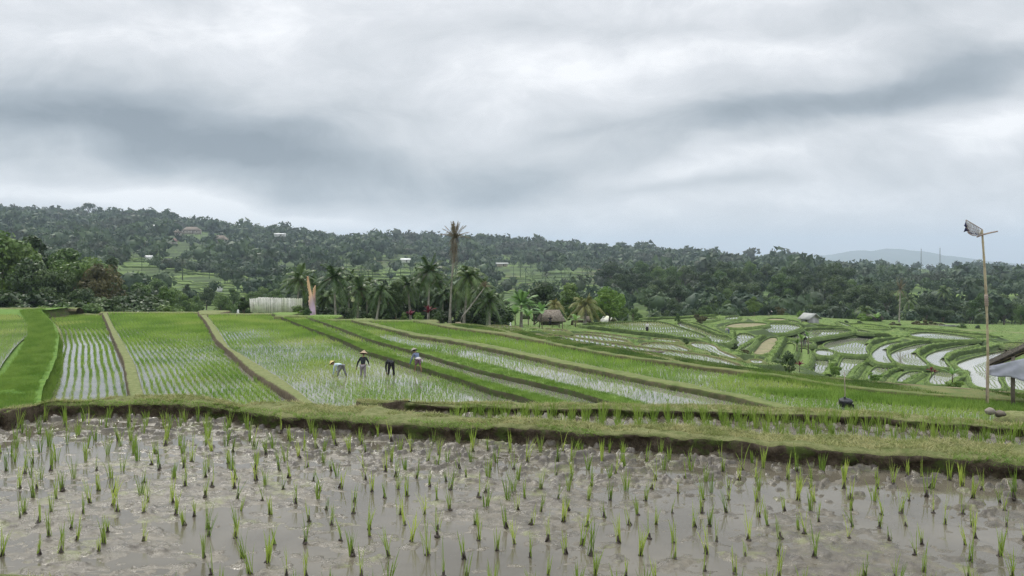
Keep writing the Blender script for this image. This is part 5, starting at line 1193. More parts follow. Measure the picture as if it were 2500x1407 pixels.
# ------------------------------------------------------------------ huts
def hut(px, basey, d, W, D, wallh, roofh, rz, label, wallm, roofm, over=.35, name='hut', cat='hut', door=True, gap=0.0, posts=False, windows=(), ridge=.0, group=None):
    b = P3(px, basey, d); root = empty(name, b, label, cat, group, rz)
    if posts:
        for sx in (-1, 1):
            for sy in (-1, 1):
                mb = MB(); mb.tube([(sx * W / 2, sy * D / 2, -.4), (sx * W / 2, sy * D / 2, wallh)], .07, 7); mb.obj('post', M['bambood'], root)
        mb = MB(); mb.box((0, D / 2 - .1, wallh * .5), (W - .3, .06, wallh * .95)); mb.obj('back_wall', M[wallm], root)
        mb = MB(); mb.box((W * .22, 0, wallh * .3), (W * .35, D * .6, .07)); 
        for sx in (-1, 1): mb.tube([(W * .22 + sx * W * .15, 0, -.3), (W * .22 + sx * W * .15, 0, wallh * .3)], .04, 6)
        mb.obj('bench', M['bambood'], root)
    else:
        mb = MB(); t = .08
        mb.box((0, D / 2, wallh / 2 - .2), (W, t, wallh + .4)); mb.box((-W / 2 + t / 2, 0, wallh / 2 - .2), (t, D - t, wallh + .4)); mb.box((W / 2 - t / 2, 0, wallh / 2 - .2), (t, D - t, wallh + .4))
        dw = min(.9, W * .28) if door else 0; dx = W * .12; l_ = -W / 2; r0_, r1_ = dx - dw / 2, dx + dw / 2
        if door:
            mb.box(((l_ + r0_) / 2, -D / 2, wallh / 2 - .2), (r0_ - l_, t, wallh + .4)); mb.box(((r1_ + W / 2) / 2, -D / 2, wallh / 2 - .2), (W / 2 - r1_, t, wallh + .4)); mb.box((dx, -D / 2, wallh - .12), (dw, t - .01, .24))
        else: mb.box((0, -D / 2, wallh / 2 - .2), (W, t, wallh + .4))
        mb.obj('wall', M[wallm], root)
        if door: q = MB(); q.box((dx, -D / 2 + .12, (wallh - .24) / 2), (dw, .05, wallh - .24)); q.obj('door', M['wood'], root)
        for wx_ in windows:
            q = MB(); q.box((wx_ * W, -D / 2 - .03, wallh * .58), (min(.9, W * .12), .07, wallh * .32)); q.obj('window', M['hair'], root)
    mb = MB(); hw, hl = D / 2 + over, W / 2 + over; th_ = .10 if 'thatch' not in roofm else .28; rl = hl * (1 - ridge)
    sl = roofh / (D / 2); ze = wallh - over * sl
    for s_ in (-1, 1):
        A_, B_, C_, D_ = (-hl, s_ * hw, ze), (hl, s_ * hw, ze), (rl, 0, wallh + roofh), (-rl, 0, wallh + roofh)
        mb.sheet(*((A_, B_, C_, D_) if s_ < 0 else (B_, A_, D_, C_)), th_)
    if ridge:
        for s_ in (-1, 1):
            A_, B_, C_ = np.array((s_ * hl, -hw, ze)), np.array((s_ * hl, hw, ze)), np.array((s_ * rl, 0, wallh + roofh)); mb.add([A_, B_, C_, A_ + [0, 0, th_], B_ + [0, 0, th_], C_ + [0, 0, th_]], [[0, 1, 4, 3], [1, 2, 5, 4], [2, 0, 3, 5]], [[3, 4, 5] if s_ > 0 else [5, 4, 3], [2, 1, 0] if s_ > 0 else [0, 1, 2]])
    elif not posts:
        q = MB()
        for s_ in (-1, 1): x = s_ * (W / 2 - .04); q.add([(x - .03, -D / 2, wallh), (x - .03, D / 2, wallh), (x - .03, 0, wallh + roofh - .05), (x + .03, -D / 2, wallh), (x + .03, D / 2, wallh), (x + .03, 0, wallh + roofh - .05)], [[0, 1, 4, 3], [1, 2, 5, 4], [2, 0, 3, 5]], [[2, 1, 0], [3, 4, 5]])
        q.obj('gable', M[wallm], root)
    mb.obj('roof', M[roofm], root)
    return root
hut(1977, 793, 190, 2.4, 3.0, 1.55, .95, -1.05, 'small grey plank hut with a pale gabled roof among the terraces', 'wall', 'tin', .5)
hut(1345, 796, 138, 3.3, 2.6, 1.15, 1.25, .12, 'low open field hut with a shaggy old thatched roof', 'wood', 'thatch', .45, posts=True, ridge=.35)
hut(1486, 787, 158, 1.9, 1.7, .35, .75, -.9, 'tiny shelter with a pale green gabled roof under the rounded bright tree', 'wood', 'pale', .3, posts=True)
hut(1418, 789, 150, 2.4, 1.8, .4, .55, .1, 'low rusty roofed shelter between the thatched hut and the green gabled roof', 'wood', 'thatch', .3, posts=True)
hut(2130, 789, 207, 3.4, 2.4, 1.1, .9, .3, 'brown thatched shelter on the crest left of the spiky dry palm', 'wood', 'thatchd', .4, posts=True)
# houses up the hillside
for px, by_, d_, W, wh, rh_, roofm, lab, win in ((330, 612, 820, 17, 3, 3.6, 'tile', 'wide red tiled pavilion on the left hillside', (-.35, -.1, .35)), (381, 607, 850, 7, 3, 2.4, 'tile', 'small red roofed house right of the wide tiled pavilion', (-.3,)),
    (420, 595, 900, 10, 3, 2.4, 'tile', 'low house with a faded red roof below the long hillside building', (-.3, .35)), (468, 571, 1020, 20, 4, 4, 'thatch', 'long brown roofed building high on the left hillside', (-.4, -.2, .35)),
    (428, 575, 1000, 14, 3.5, 3, 'thatch', 'long grey brown building left of the highest hillside building', (-.35, .35)), (538, 592, 940, 14, 3.5, 4, 'thatch', 'brown roofed house alone right of the hillside village', (-.3, .35)),
    (380, 558, 1080, 5, 3, 1.5, 'white', 'tiny white house high in the hillside forest', ()), (684, 578, 1000, 12, 3, .8, 'white', 'white flat roofed building high on the wooded ridge', (-.35, .35)),
    (990, 641, 720, 7, 2.4, 1, 'white', 'small white shed in the terraced clearing behind the palms', ()), (364, 634, 640, 5, 2, 1, 'white', 'small white shed below the tiled pavilion', ()),
    (40, 620, 560, 9, 2.2, .9, 'white', 'low white sheds at the left edge above the terraces', ()), (132, 673, 380, 3.5, 2, .8, 'white', 'white roofed shed behind the left wood', ()), (6, 670, 400, 1.6, 2, .6, 'white', 'tiny white shrine on the terraces at the left edge', ()),
    (531, 718, 400, 3.8, 1.6, .5, 'white', 'low white shelter on the green valley terraces', ()), (1226, 650, 660, 8, 1.8, .8, 'tin', 'grey shed on the terraces above the dark hut tree', ()), (2001, 718, 420, 4.5, 2, 1.0, 'white', 'small white roof showing in the grove behind the grey hut', ()),
    (2068, 726, 400, 8, 2, .8, 'white', 'pale roofed shed at the right of the grove', ()), (2150, 662, 1300, 14, 3, 2, 'white', 'white building far off right in the plain', (-.3,)), (2314, 698, 620, 6, 2.4, 1, 'white', 'little white roof among trees beyond the brush heaps', ()), (1669, 734, 420, 4, 2, 1.3, 'orange', 'small orange roofed shrine among the trees of the right valley', ())):
    b = P3(px, by_, d_)
    hut(px, Y0 + (H - max(b[2], gz(b[0], d_) + .2)) / d_ * F, d_, W, W * .6, wh, rh_, random.uniform(-.3, .3), lab, 'white' if roofm == 'white' else 'plaster', roofm, .8 if W > 6 else .3, name='house' if W > 6 else 'shed', cat='house' if W > 6 else 'shed', door=W > 6, windows=win, ridge=.45 if roofm in ('tile', 'thatch') else 0)
# pale stacked boards on the far field
b = P3(2318, 803, 199); root = empty('board_pile', b, 'pale flat boards stacked low beside the brush heaps on the far field', 'boards', None, .1); mb = MB()
for k in range(9): mb.box((r_.uniform(-.6, .6), r_.uniform(-.3, .3), .06 + .1 * k), (r_.uniform(5, 9.5) * (1 - k * .05), .5, .07), r_.uniform(-.06, .06))
mb.obj('boards', M['tin'], root); mb = MB()
for k in range(4): mb.box((-3 + 2 * k, 0, -.15), (.25, .5, .34))
mb.obj('supports', M['wood'], root)
b = P3(1590, 864, 63); root = empty('plank_bridge', b + [0, 0, .1], 'short brown wooden plank laid over a ditch in the grassy track', 'plank', None, -.45); mb = MB()
for k in range(3): mb.box((0, .16 * k, .05 + .01 * k), (1.9, .14, .04), .02 * k)
mb.obj('boards', M['wood'], root); mb = MB(); mb.box((-.6, .16, 0), (.08, .5, .07)); mb.box((.6, .16, 0), (.08, .5, .07)); mb.obj('crosspiece', M['bambood'], root)

# ------------------------------------------------------------------ bamboo pole with a torn woven basket
d = 36.8; B0 = P3(2411, 991, d); B0[2] -= .15; TOP = P3(2397.5, 562, d)
root = empty('bamboo_pole', B0, 'tall thin bamboo pole with a torn woven basket and a cross stick at its top', 'bamboo pole'); v = TOP - B0
mb = MB(); ts = np.linspace(0, 1, 60); bend = .10 * np.sin(ts * pi); pth = v[None] * ts[:, None] + np.stack([bend, 0 * ts, 0 * ts], 1)
rad = np.interp(ts, [0, .55, .56, 1], [.052, .045, .056, .040]); rad = rad * (1 + .16 * (np.arange(60) % 5 == 0)); mb.tube(pth, rad, 10); mb.obj('pole', M['bamboo'], root, True)
mb = MB(); k0 = v * .30 + [.09, 0, 0]
mb.tube([v * .02 + [.0, .02, 0], v * .10 + [.03, .02, 0], v * .27 + [.085, .02, 0]], [.062, .068, .064], 9); mb.obj('lower_sleeve', M['bambood'], root, True)
mb = MB(); mb.tube([v * .575 + [.1, 0, 0], v * .64 + [.09, 0, 0]], [.075, .072], 10)
for k in range(5): c = v * (.582 + .012 * k) + [.098, 0, 0]; mb.tube([c - [0, 0, .012], c + [0, 0, .012]], .083, 10)
mb.obj('binding', M['bambood'], root, True)
cp = lambda px, py, dd=0: P3(px, py, d + dd) - B0
mb = MB(); mb.tube([cp(2384.5, 579, -.05), cp(2400, 573, -.07), cp(2418, 568.5, -.05), cp(2436, 565, -.04)], [.03, .035, .034, .028], 8); mb.obj('cross_stick', M['bambood'], root, True)
# basket: curved lattice of flat strips
bk = MB(); TL, TR, BR, BL = cp(2358.5, 537, .25), cp(2399, 561, 0), cp(2390, 574, .05), cp(2357, 563, .45)
def bas(u, w_):
    p = TL * (1 - u) * (1 - w_) + TR * u * (1 - w_) + BR * u * w_ + BL * (1 - u) * w_; return p + np.array([0, .22 * sin(pi * w_) * sin(pi * u), -.12 * sin(pi * u) * w_])
for k in range(12):
    for sgn in (-1, 1):
        pts = []
        for t in np.linspace(0, 1, 14):
            w_ = t; u = (k / 11) + sgn * (t - .5) * .55
            if 0 <= u <= 1: pts.append(bas(u, w_))
        if len(pts) > 2: bk.tube(pts, .010, 4)
for w_ in (.30, .55, .78): bk.tube([bas(u, w_) for u in np.linspace(0, 1, 14)], .009, 4)
bk.obj('woven_basket', M['bambood'], root)
mb = MB(); mb.tube([bas(u, 0) for u in np.linspace(0, 1, 12)], .018, 6); mb.tube([bas(0, w_) for w_ in np.linspace(0, 1, 8)], .016, 6); mb.tube([bas(1, w_) for w_ in np.linspace(0, 1, 8)], .014, 6); mb.tube([bas(u, 1) for u in np.linspace(.15, 1, 10)], .012, 6); mb.obj('basket_rim', M['bambood'], root, True)
mb = MB()
for a, b2_, c2_ in (((2357,543),(2362,556),(2355,552)), ((2355,549),(2362,560),(2354,551)), ((2357,556),(2364,563),(2353,567)), ((2360,560),(2366,562),(2363,565)), ((2366,566),(2378,571),(2372,571)), ((2381,569),(2388,574),(2382.5,573)), ((2387,570),(2392,575),(2390,576))):
    p0, p1, p2_ = cp(*a, .1), cp(*b2_, .12), cp(*c2_, .05); th_ = np.array([0, .02, 0]); mb.add([p0, p1, p2_, p0 + th_, p1 + th_, p2_ + th_], [[0, 1, 4, 3], [1, 2, 5, 4], [2, 0, 3, 5]], [[0, 2, 1], [3, 4, 5]])
mb.obj('torn_cloth', M['navy'], root)
mb = MB(); p0, p1, p2_, p3_ = cp(2393, 561, .03), cp(2398, 562, .03), cp(2397, 574, .03), cp(2389.5, 573, .03); mb.sheet(p0, p1, p2_, p3_, .015); mb.obj('paper_scrap', M['white'], root)

# ------------------------------------------------------------------ roofed field shelter at the right edge
d = 38.0; gy = gz((2470 - CX) / F * d, d); zg = H - 6.55
eL = P3(2407, 897, d - .9); root = empty('field_shelter', (eL[0] + sin(.52) * 1.0, eL[1] + cos(.52) * 1.0, zg), 'open field shelter with dark mossy thatched roof and hanging grey sheet', 'shelter', None, -.52)
ez = eL[2] - zg; px1 = 3.3; rid = ez + px1 * .52
def shroof(dz, x0, x1, th_, mn, nm, inset=0.0):
    mb = MB(); n = 26; Dp = 1.0; V = []; Q = []
    for side in (0, 1):
        for i in range(n):
            t = i / (n - 1)
            for j in range(8):
                s_ = j / 7; x = x0 + (x1 - x0) * t; y = -Dp + inset + (2 * (Dp - inset)) * s_
                z = ez + dz + (rid - ez) * t + .10 * (fbm(np.array([x * 3.]), np.array([y * 3. + side * 9]), 7, 3)[0] - .5) * (th_ > .05) * t + (th_ * min(1, .12 + t * .9) if side else 0); V.append((x, y, z))
    for side in (0, 1):
        for i in range(n - 1):
            for j in range(7):
                a = side * n * 8 + i * 8 + j; q = [a, a + 8, a + 9, a + 1]; Q.append(q if side else q[::-1])
    for i in range(n - 1):
        for j in (0, 7): a = i * 8 + j; Q.append([a, a + 8, a + 8 + n * 8, a + n * 8])
    for j in range(7):
        for i in (0, n - 1): a = i * 8 + j; Q.append([a, a + 1, a + 1 + n * 8, a + n * 8])
    mb.add(V, Q); return mb.obj(nm, M[mn], root)
rf = shroof(.02, 0, px1, .30, 'thatchd', 'roof')
shroof(-.03, .25, px1, .035, 'bamboo', 'rafters', .2)
mb = MB()    # grey sheet hanging under the rafters, sagging to the right
V = []; Q = []
for i in range(16):
    t = i / 15; x = .0 + t * px1
    for j in range(10):
        s_ = j / 9; top = ez + .02 + (rid - ez) * t * .62; low = ez - .24 - .24 * sin(min(1, t * 1.6) * pi / 2) - .05 * sin(t * 17); V.append((x + .03 * sin(j), -1.06 + .04 * sin(i * 1.3 + j) - .10 * s_, top * (1 - s_) + low * s_))
for i in range(15):
    for j in range(9): a = i * 10 + j; Q.append([a, a + 1, a + 11, a + 10])
mb.add(V, Q); o = mb.obj('grey_sheet', M['tarp'], root, True); o.modifiers.new('thickness', 'SOLIDIFY').thickness = .01
for x, y in ((1.02, -.9), (3.1, -.9), (1.02, .9), (3.1, .9)):
    mb = MB(); mb.box((x, y, ez * .5 - .1 + (x / px1) * .5 * (rid - ez)), (.14, .14, ez + .3 + (x / px1) * (rid - ez)), .1); mb.obj('post', M['wood'], root)
mb = MB(); mb.tube([(0, -.9, ez + .02), (px1, -.9, rid + .02)], .045, 7); mb.tube([(0, .9, ez + .02), (px1, .9, rid + .02)], .045, 7); mb.obj('beam', M['bamboo'], root)
srg = np.random.RandomState(9); ns = 900; u = srg.uniform(0, 1, ns); sV = np.stack([u * px1, srg.choice([-1.0, 1.0], ns) * srg.uniform(.96, 1.02, ns), ez + .15 + (rid - ez) * u + srg.uniform(0, .26, ns)], 1)
V, T = blades(sV, srg.uniform(.03, .12, ns), np.full(ns, .02), srg.uniform(.5, 3, ns), srg); mobj('straw_edge', npmesh('straw_edge', V, [T], [M['thatch']]), rf)

# ------------------------------------------------------------------ black bag, stake, stone
b = P3(2063, 996, 36.5); root = empty('black_bag', b, 'lumpy black plastic bag resting at the edge of the long green strip', 'bag'); mb = MB()
mb.blob((0, 0, .22), (.26, .22, .20), 5, 3, .28); mb.blob((.26, .02, .09), (.13, .15, .10), 8, 3, .25); mb.obj('sack', M['black'], root, True)
mb = MB(); mb.tube([(0, 0, .36), (.01, 0, .42), (-.02, .01, .47)], [.06, .025, .05], 8); mb.obj('tied_neck', M['black'], root, True)
b = P3(2063, 980, 38.2); root = empty('bamboo_stake', b, 'thin bare bamboo stake upright just behind the black bag', 'stake'); mb = MB()
mb.tube([(0, 0, -.3), (.0, 0, .5), (-.03, 0, 1.30)], [.022, .020, .016], 7)
for z_ in (.2, .5, .8, 1.1): mb.tube([(-.01, 0, z_ - .012), (-.01, 0, z_ + .012)], .026, 7)
mb.obj('stick', M['bambood'], root, True)
for px, py, r, lab in ((2416, 1003, (.20, .2, .13), 'pale flat stone at the foot of the bamboo pole'), (2442, 1010, (.20, .2, .14), 'dark grey stone right of the pale flat stone')):
    b = P3(px, py, 17.5 * 1.0); b[2] += .0
    mb = MB(); mb.blob((0, 0, 0), np.array(r) * .52, int(px), 3, .35); o = mb.obj('stone', M['stone' if px < 2430 else 'wood'], None, True); o.location = b; tag(o, lab, 'stone')
# earth shoulder the stones sit on
xs4 = np.linspace(9.2, 12.5, 120); V4 = np.zeros((120, 14, 3))
for j, t in enumerate(np.linspace(0, 1, 14)):
    y = 16.4 + t * 2.4; V4[:, j] = np.stack([xs4, np.full(120, y), H - 3.30 - .0 * t + (.10 * (fbm(xs4 * 2, xs4 * 0 + y * 2, 5) - .5)) - 1.5 * (1 - sstep(t, 0, .4) * sstep(1 - t, 0, .4)) - 1.4 * (1 - sstep(xs4, 9.2, 10.3))], 1)
mobj('field_bund', npmesh('field_bund', V4, [grid_faces(120, 14)], [M['bund']], smooth=True), kind='structure')

# ------------------------------------------------------------------ people
def skin(name, pts, edges, mats_, parent, sub=2, root_i=0):
    names = list(pts); idx = {k: i for i, k in enumerate(names)}
    me = bpy.data.meshes.new(name); me.from_pydata([pts[k][0] for k in names], [(idx[a], idx[b]) for a, b in edges], []); me.materials.append(mats_)
    o = link(bpy.data.objects.new(name, me)); o.parent = parent
    o.modifiers.new('skin', 'SKIN'); m_ = o.modifiers['skin']; m_.use_smooth_shade = True
    if not me.skin_vertices: me.attributes  # layer is made with the modifier
    for i, k in enumerate(names):
        r = pts[k][1]; sv = me.skin_vertices[0].data[i]; sv.radius = (r, r) if np.isscalar(r) else r; sv.use_root = (i == root_i)
    s_ = o.modifiers.new('smooth', 'SUBSURF'); s_.levels = sub; s_.render_levels = sub
    return o
def hand(pts, edges, wrist, elbow, side, tag_, curl=.5):
    """palm, four unequal bent fingers and a thumb leaving the side of the palm"""
    w_ = np.array(wrist); d = w_ - np.array(elbow); d /= np.linalg.norm(d); s_ = np.cross(d, [0, 0, 1.]); s_ = s_ / (np.linalg.norm(s_) + 1e-6) * side; nrm = np.cross(s_, d)
    pm = w_ + d * .075; pts[tag_ + 'palm'] = (tuple(pm), (.030, .018)); edges.append((tag_ + 'w', tag_ + 'palm'))
    for i, (o_, ln) in enumerate(((-.027, .066), (-.009, .076), (.009, .071), (.026, .056))):
        a = pm + s_ * o_ + d * .022; b = a + d * ln * .5 + nrm * -.006; c = b + (d * (1 - curl) - nrm * curl) * ln * .5
        for k, p, r in (('a', a, .009), ('b', b, .0085), ('c', c, .0075)): pts[f'{tag_}f{i}{k}'] = (tuple(p), r)
        edges += [(tag_ + 'palm', f'{tag_}f{i}a'), (f'{tag_}f{i}a', f'{tag_}f{i}b'), (f'{tag_}f{i}b', f'{tag_}f{i}c')]
    a = w_ + d * .03 - s_ * .03; b = a + d * .03 - s_ * .022; c = b + d * .028
    for k, p, r in (('a', a, .011), ('b', b, .010), ('c', c, .008)): pts[f'{tag_}t{k}'] = (tuple(p), r)
    edges += [(tag_ + 'w', tag_ + 'ta'), (tag_ + 'ta', tag_ + 'tb'), (tag_ + 'tb', tag_ + 'tc')]
def person(px, basey, d, rz, J, label, shirt, trousers, hat=None, hatm=None, sleeves='long', shorts=False, wrap=None, sc=1.0, drop_z=0.0, skirt=False, hair=True):
    """J: joints in metres, x to the person's left, -y forward, z up (feet at 0)"""
    b = P3(px, basey, d); b[2] += drop_z; root = empty('person', b, label, 'person', None, rz, sc)
    g = lambda k: np.array(J[k], float)
    pel, ch, nk, hd = g('pelvis'), g('chest'), g('neck'), g('head'); belly = (pel + ch) / 2; ax = hd - nk; ax /= np.linalg.norm(ax)
    fwd = np.array(J.get('face', (0, -1, 0)), float); fwd /= np.linalg.norm(fwd); sd = np.cross(fwd, ax); sd /= np.linalg.norm(sd) + 1e-6
    pts = {'pelvis': (tuple(pel), (.135, .105)), 'belly': (tuple(belly), (.115, .09)), 'chest': (tuple(ch), (.145, .10)), 'neck': (tuple(nk), .05), 'head': (tuple(hd), (.078, .085)), 'crown': (tuple(hd + ax * .07), .068),
           'jaw': (tuple(hd - ax * .055 + fwd * .03), .05), 'nose': (tuple(hd + fwd * .097 - ax * .01), .014), 'mouth': (tuple(hd + fwd * .080 - ax * .055), .018), 'earl': (tuple(hd + sd * .085), .014), 'earr': (tuple(hd - sd * .085), .014)}
    E = [('pelvis', 'belly'), ('belly', 'chest'), ('chest', 'neck'), ('neck', 'jaw'), ('jaw', 'head'), ('head', 'crown'), ('head', 'nose'), ('jaw', 'mouth'), ('head', 'earl'), ('head', 'earr')]
    for s_, sg in (('l', 1), ('r', -1)):
        sh, el, wr, hp, kn, an = (g(q + s_) for q in ('sh', 'el', 'wr', 'hip', 'kn', 'an')); ff = np.array(J.get('foot', (0, -1, 0)), float) * .13
        pts[s_ + 'sh'] = (tuple(sh), .052); pts[s_ + 'el'] = (tuple(el), .040); pts[s_ + 'w'] = (tuple(wr), .026); pts[s_ + 'hip'] = (tuple(hp), .088)
        pts[s_ + 'th'] = (tuple(hp * .5 + kn * .5), .075); pts[s_ + 'kn'] = (tuple(kn), .055); pts[s_ + 'cf'] = (tuple(kn * .65 + an * .35), .055); pts[s_ + 'an'] = (tuple(an), .036); pts[s_ + 'to'] = (tuple(an + ff + [0, 0, -.04]), (.035, .022))
        E += [('chest', s_ + 'sh'), (s_ + 'sh', s_ + 'el'), (s_ + 'el', s_ + 'w'), ('pelvis', s_ + 'hip'), (s_ + 'hip', s_ + 'th'), (s_ + 'th', s_ + 'kn'), (s_ + 'kn', s_ + 'cf'), (s_ + 'cf', s_ + 'an'), (s_ + 'an', s_ + 'to')]
        hand(pts, E, wr, el, sg, s_)
    skin('body', pts, E, M['skin'], root, 1)
    # shirt
    sp_ = {'pelvis': (tuple(pel + (ch - pel) * .02), (.165, .14)), 'belly': (tuple(belly), (.150, .125)), 'chest': (tuple(ch), (.190, .155)), 'neck': (tuple(nk - ax * .03), .075)}; se = [('pelvis', 'belly'), ('belly', 'chest'), ('chest', 'neck')]
    for s_ in 'lr':
        sp_[s_ + 'sh'] = (pts[s_ + 'sh'][0], .080); sp_[s_ + 'el'] = (pts[s_ + 'el'][0], .060 if sleeves == 'long' else .062); se += [('chest', s_ + 'sh'), (s_ + 'sh', s_ + 'el')]
        if sleeves == 'long': w0 = g('el' + s_) * .12 + g('wr' + s_) * .88; sp_[s_ + 'w'] = (tuple(w0), .040); se.append((s_ + 'el', s_ + 'w'))
    skin('shirt', sp_, se, shirt, root, 2)
    if skirt:
        mb = MB(); ft = (g('anl') + g('anr')) / 2; mb.tube([pel + [0, 0, .08], pel, pel * .5 + ft * .5, ft + [0, 0, .12]], [.15, .18, .20, .19], 16); mb.obj('sarong', trousers, root, True)
    else:
        tp = {'pelvis': (tuple(pel + (ch - pel) * .12), (.168, .148))}; te = []
        for s_ in 'lr':
            hp, kn, an = g('hip' + s_), g('kn' + s_), g('an' + s_); tp[s_ + 'hip'] = (tuple(hp), .125); tp[s_ + 'th'] = (tuple(hp * .5 + kn * .5), .105); tp[s_ + 'kn'] = (tuple(kn if not shorts else kn * .9 + hp * .1), .074 if not shorts else .085); te += [('pelvis', s_ + 'hip'), (s_ + 'hip', s_ + 'th'), (s_ + 'th', s_ + 'kn')]
            if not shorts: tp[s_ + 'an'] = (tuple(kn * .2 + an * .8), .062); te.append((s_ + 'kn', s_ + 'an'))
        skin('trousers', tp, te, trousers, root, 2)
    if hair:
        mb = MB(); mb.blob(hd + ax * .045 - fwd * .028, (.098, .098, .095), 3, 2, .05); mb.obj('hair', M['hair'], root, True)
    if hat:
        R_, hh_ = hat; up = ax * .55 + np.array([0, 0, .45]); up /= np.linalg.norm(up); c0 = hd + up * .035; a = np.cross(up, [0, 1, .01]); a /= np.linalg.norm(a); b_ = np.cross(up, a)
        mb = MB(); V = []; k = 28; rings = ((1.0, -.02), (.72, .30), (.42, .63), (.15, .90), (.02, 1.0))
        for inner in (0, 1):
            for rr, zz_ in rings:
                for i in range(k): t = 2 * pi * i / k; V.append(c0 + (a * cos(t) + b_ * sin(t)) * R_ * rr * (1 - .03 * inner) + up * (hh_ * zz_ - .012 * inner))
        Q = []
        for inner in (0, 1):
            for r_i in range(4):
                for i in range(k):
                    o_ = inner * 5 * k + r_i * k; q = [o_ + i, o_ + (i + 1) % k, o_ + k + (i + 1) % k, o_ + k + i]; Q.append(q[::-1] if inner else q)
        for i in range(k): Q.append([i, (i + 1) % k, 5 * k + (i + 1) % k, 5 * k + i])
        mb.add(V, Q); mb.obj('conical_hat', hatm, root, True)
    if wrap:
        mb = MB(); w_ = np.cross((ch - pel) / np.linalg.norm(ch - pel), [1, 0, 0]); axw = (ch - pel) / np.linalg.norm(ch - pel)
        mb.blob(pel + axw * .07 - fwd * .0, (.20, .19, .12), 7, 3, .10); mb.tube([pel + axw * .06 + [-.16, .10, 0], pel + [-.24, .16, -.08], pel + [-.22, .17, -.22]], [.05, .045, .02], 7); mb.obj('waist_cloth', wrap, root, True)
    return root
straw = cloth('straw_hat', (.30, .22, .15), (.40, .31, .22)); strawy = cloth('yellow_straw', (.50, .40, .18), (.62, .50, .26)); strawg = cloth('grey_straw', (.22, .20, .175), (.30, .27, .24))
charcoal = cloth('charcoal_shirt', (.018, .022, .024), (.035, .04, .045)); greypr = cloth('grey_print', (.16, .14, .16), (.34, .31, .33), 22); greytr = cloth('grey_trousers', (.15, .15, .15), (.22, .22, .215), 12)
blackc = cloth('black_trousers', (.012, .012, .014), (.04, .038, .042), 16); bluesh = cloth('blue_grey_shirt', (.11, .14, .22), (.17, .20, .29)); purple = cloth('purple_print', (.12, .07, .10), (.24, .16, .21), 18); whitec = cloth('white_cloth', (.58, .55, .55), (.70, .67, .66)); lightb = cloth('pale_blue_shirt', (.30, .42, .52), (.60, .66, .66), 8)
def bentpose(pitch, sideoff=0.0, spread=.14, stride=0.0, hipz=.80, kneeb=.05, arml=None, armr=None, neck_up=.3):
    dirv = np.array([sideoff, -sin(pitch), cos(pitch)]); dirv /= np.linalg.norm(dirv); pel = np.array([0, 0, hipz]); ch = pel + dirv * .36; nk = ch + dirv * .17; hd = nk + (dirv * (1 - neck_up) + np.array([0, -.4, neck_up * .6])) * .17
    J = dict(pelvis=pel, chest=ch, neck=nk, head=hd, shl=ch + dirv * .08 + [.17, 0, 0], shr=ch + dirv * .08 + [-.17, 0, 0], hipl=(.09, 0, hipz - .04), hipr=(-.09, 0, hipz - .04),
             knl=(spread, -kneeb - stride * .5, hipz * .5), knr=(-spread, -kneeb + stride * .5, hipz * .5), anl=(spread * 1.3, -stride * .8, .03), anr=(-spread * 1.3, stride * .8, .03), face=(0, -cos(pitch), -sin(pitch) * .9))
    al = arml if arml is not None else (.22, -.62, .30); ar = armr if armr is not None else (-.2, -.62, .30)
    J['wrl'] = al; J['wrr'] = ar; J['ell'] = (J['shl'] * .5 + np.array(al) * .5) + [.05, .03, 0]; J['elr'] = (J['shr'] * .5 + np.array(ar) * .5) + [-.05, .03, 0]
    return J
zD = FIELDS['D']['z']; dW = lambda py: 7.1 * F / (py - Y0)
# facing left, deeply bent, yellow hat
person(835, 920, dW(920), radians(-112), bentpose(1.45, .0, .13, .32, .78, .02, (.10, -.62, .12), (-.12, -.52, .34), .25), 'farmer bent double facing left in a yellow conical hat, leftmost of the four', lightb, greytr, (.21, .20), strawy, sc=.9, drop_z=-.06)
# standing with back to us, slightly leaning forward
person(886, 920, dW(920), radians(176), bentpose(.22, .0, .12, .10, .86, .03, (.46, -.24, .66), (-.30, -.30, .88), .2), 'farmer standing with back turned in a dark shirt and tan conical hat', charcoal, greypr, (.26, .22), straw, sc=.92, drop_z=-.12)
# bent away from us, black trousers, bare headed
person(955, 918, dW(918), radians(196), bentpose(1.55, .10, .14, .04, .90, .0, (.2, -.55, .25), (-.2, -.55, .25), .0), 'farmer bent over away from the camera in black trousers, head hidden', charcoal, blackc, None, None, sc=.98, drop_z=-.12)
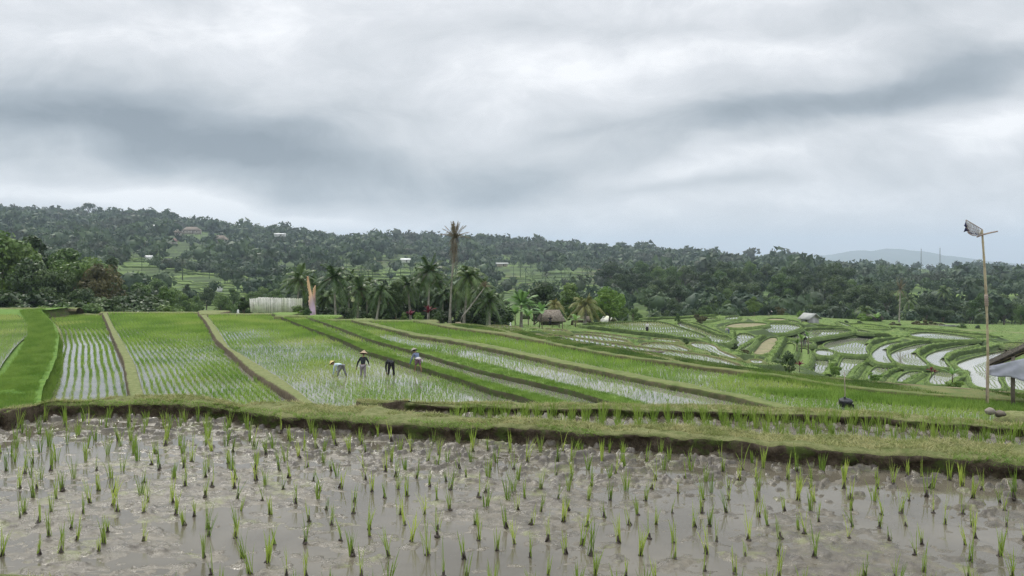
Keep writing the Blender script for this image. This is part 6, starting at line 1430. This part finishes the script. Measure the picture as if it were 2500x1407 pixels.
# right of the group, half bent, grey hat, white cloth at the waist
person(1021, 910, dW(914), radians(-135), bentpose(.62, .0, .10, .25, .80, .03, (.34, -.50, .42), (-.05, -.45, .60), .35), 'farmer stooping on the bund in grey hat and blue shirt, white cloth at waist', bluesh, purple, (.25, .19), strawg, shorts=True, wrap=whitec, drop_z=.06, sc=.88)
stand = bentpose(.06, 0, .08, .05, .86, .0, (.26, -.06, .70), (-.26, -.06, .70), .6)
person(1580, 813, 12 * F / 193, radians(160), stand, 'distant farmer standing in the middle field in a white shirt and dark sarong', whitec, blackc, None, None, skirt=True)
person(1877, 772, 206, radians(70), bentpose(1.1, 0, .1, .2, .8, .02, (.2, -.6, .2), (-.2, -.6, .2), .2), 'tiny distant farmer on the crest of the hill with a white cloth over the head', charcoal, greytr, (.24, .10), whitec)
person(1779, 818, 13.2 * F / 198, radians(-40), bentpose(1.3, 0, .1, .2, .8, .02, (.2, -.6, .2), (-.2, -.6, .2), .2), 'distant farmer bent over at the corner of a white paddy', bluesh, greytr, (.26, .12), strawg)
person(1343, 797, 131, radians(5), bentpose(.1, 0, .09, .05, .86, 0, (.3, -.1, 1.1), (-.3, -.1, 1.1), .4), 'dark figure standing at the front of the thatched hut', blackc, blackc, None, None)
person(1964, 848, 108.5, radians(30), bentpose(.15, 0, .09, .1, .86, 0, (.25, -.2, .8), (-.25, -.2, .8), .4), 'dark dressed figure standing among the banana plants in the terraces', blackc, greytr, (.26, .13), charcoal)

# ------------------------------------------------------------------ humid air over the valley
hm = bpy.data.materials.new('humid_air'); hm.use_nodes = True; ht = NT(hm.node_tree); ht.n.clear(); ho = ht.new('ShaderNodeOutputMaterial'); pv_ = ht.new('ShaderNodeVolumePrincipled')
pv_.inputs['Color'].default_value = (.72, .86, 1.0, 1); pv_.inputs['Density'].default_value = .00013; pv_.inputs['Anisotropy'].default_value = .2; ht.l.new(pv_.outputs[0], ho.inputs['Volume'])
zlo, zhi = float(TZ.min()) - 1.5, 275.0; mb = MB(); mb.box((0, 7200, (zlo + zhi) / 2), (52000, 15000, zhi - zlo)); hz = mb.obj('haze', hm); hz['kind'] = 'stuff'; tag(hz, 'thin pale humid air greying the far hills', None)
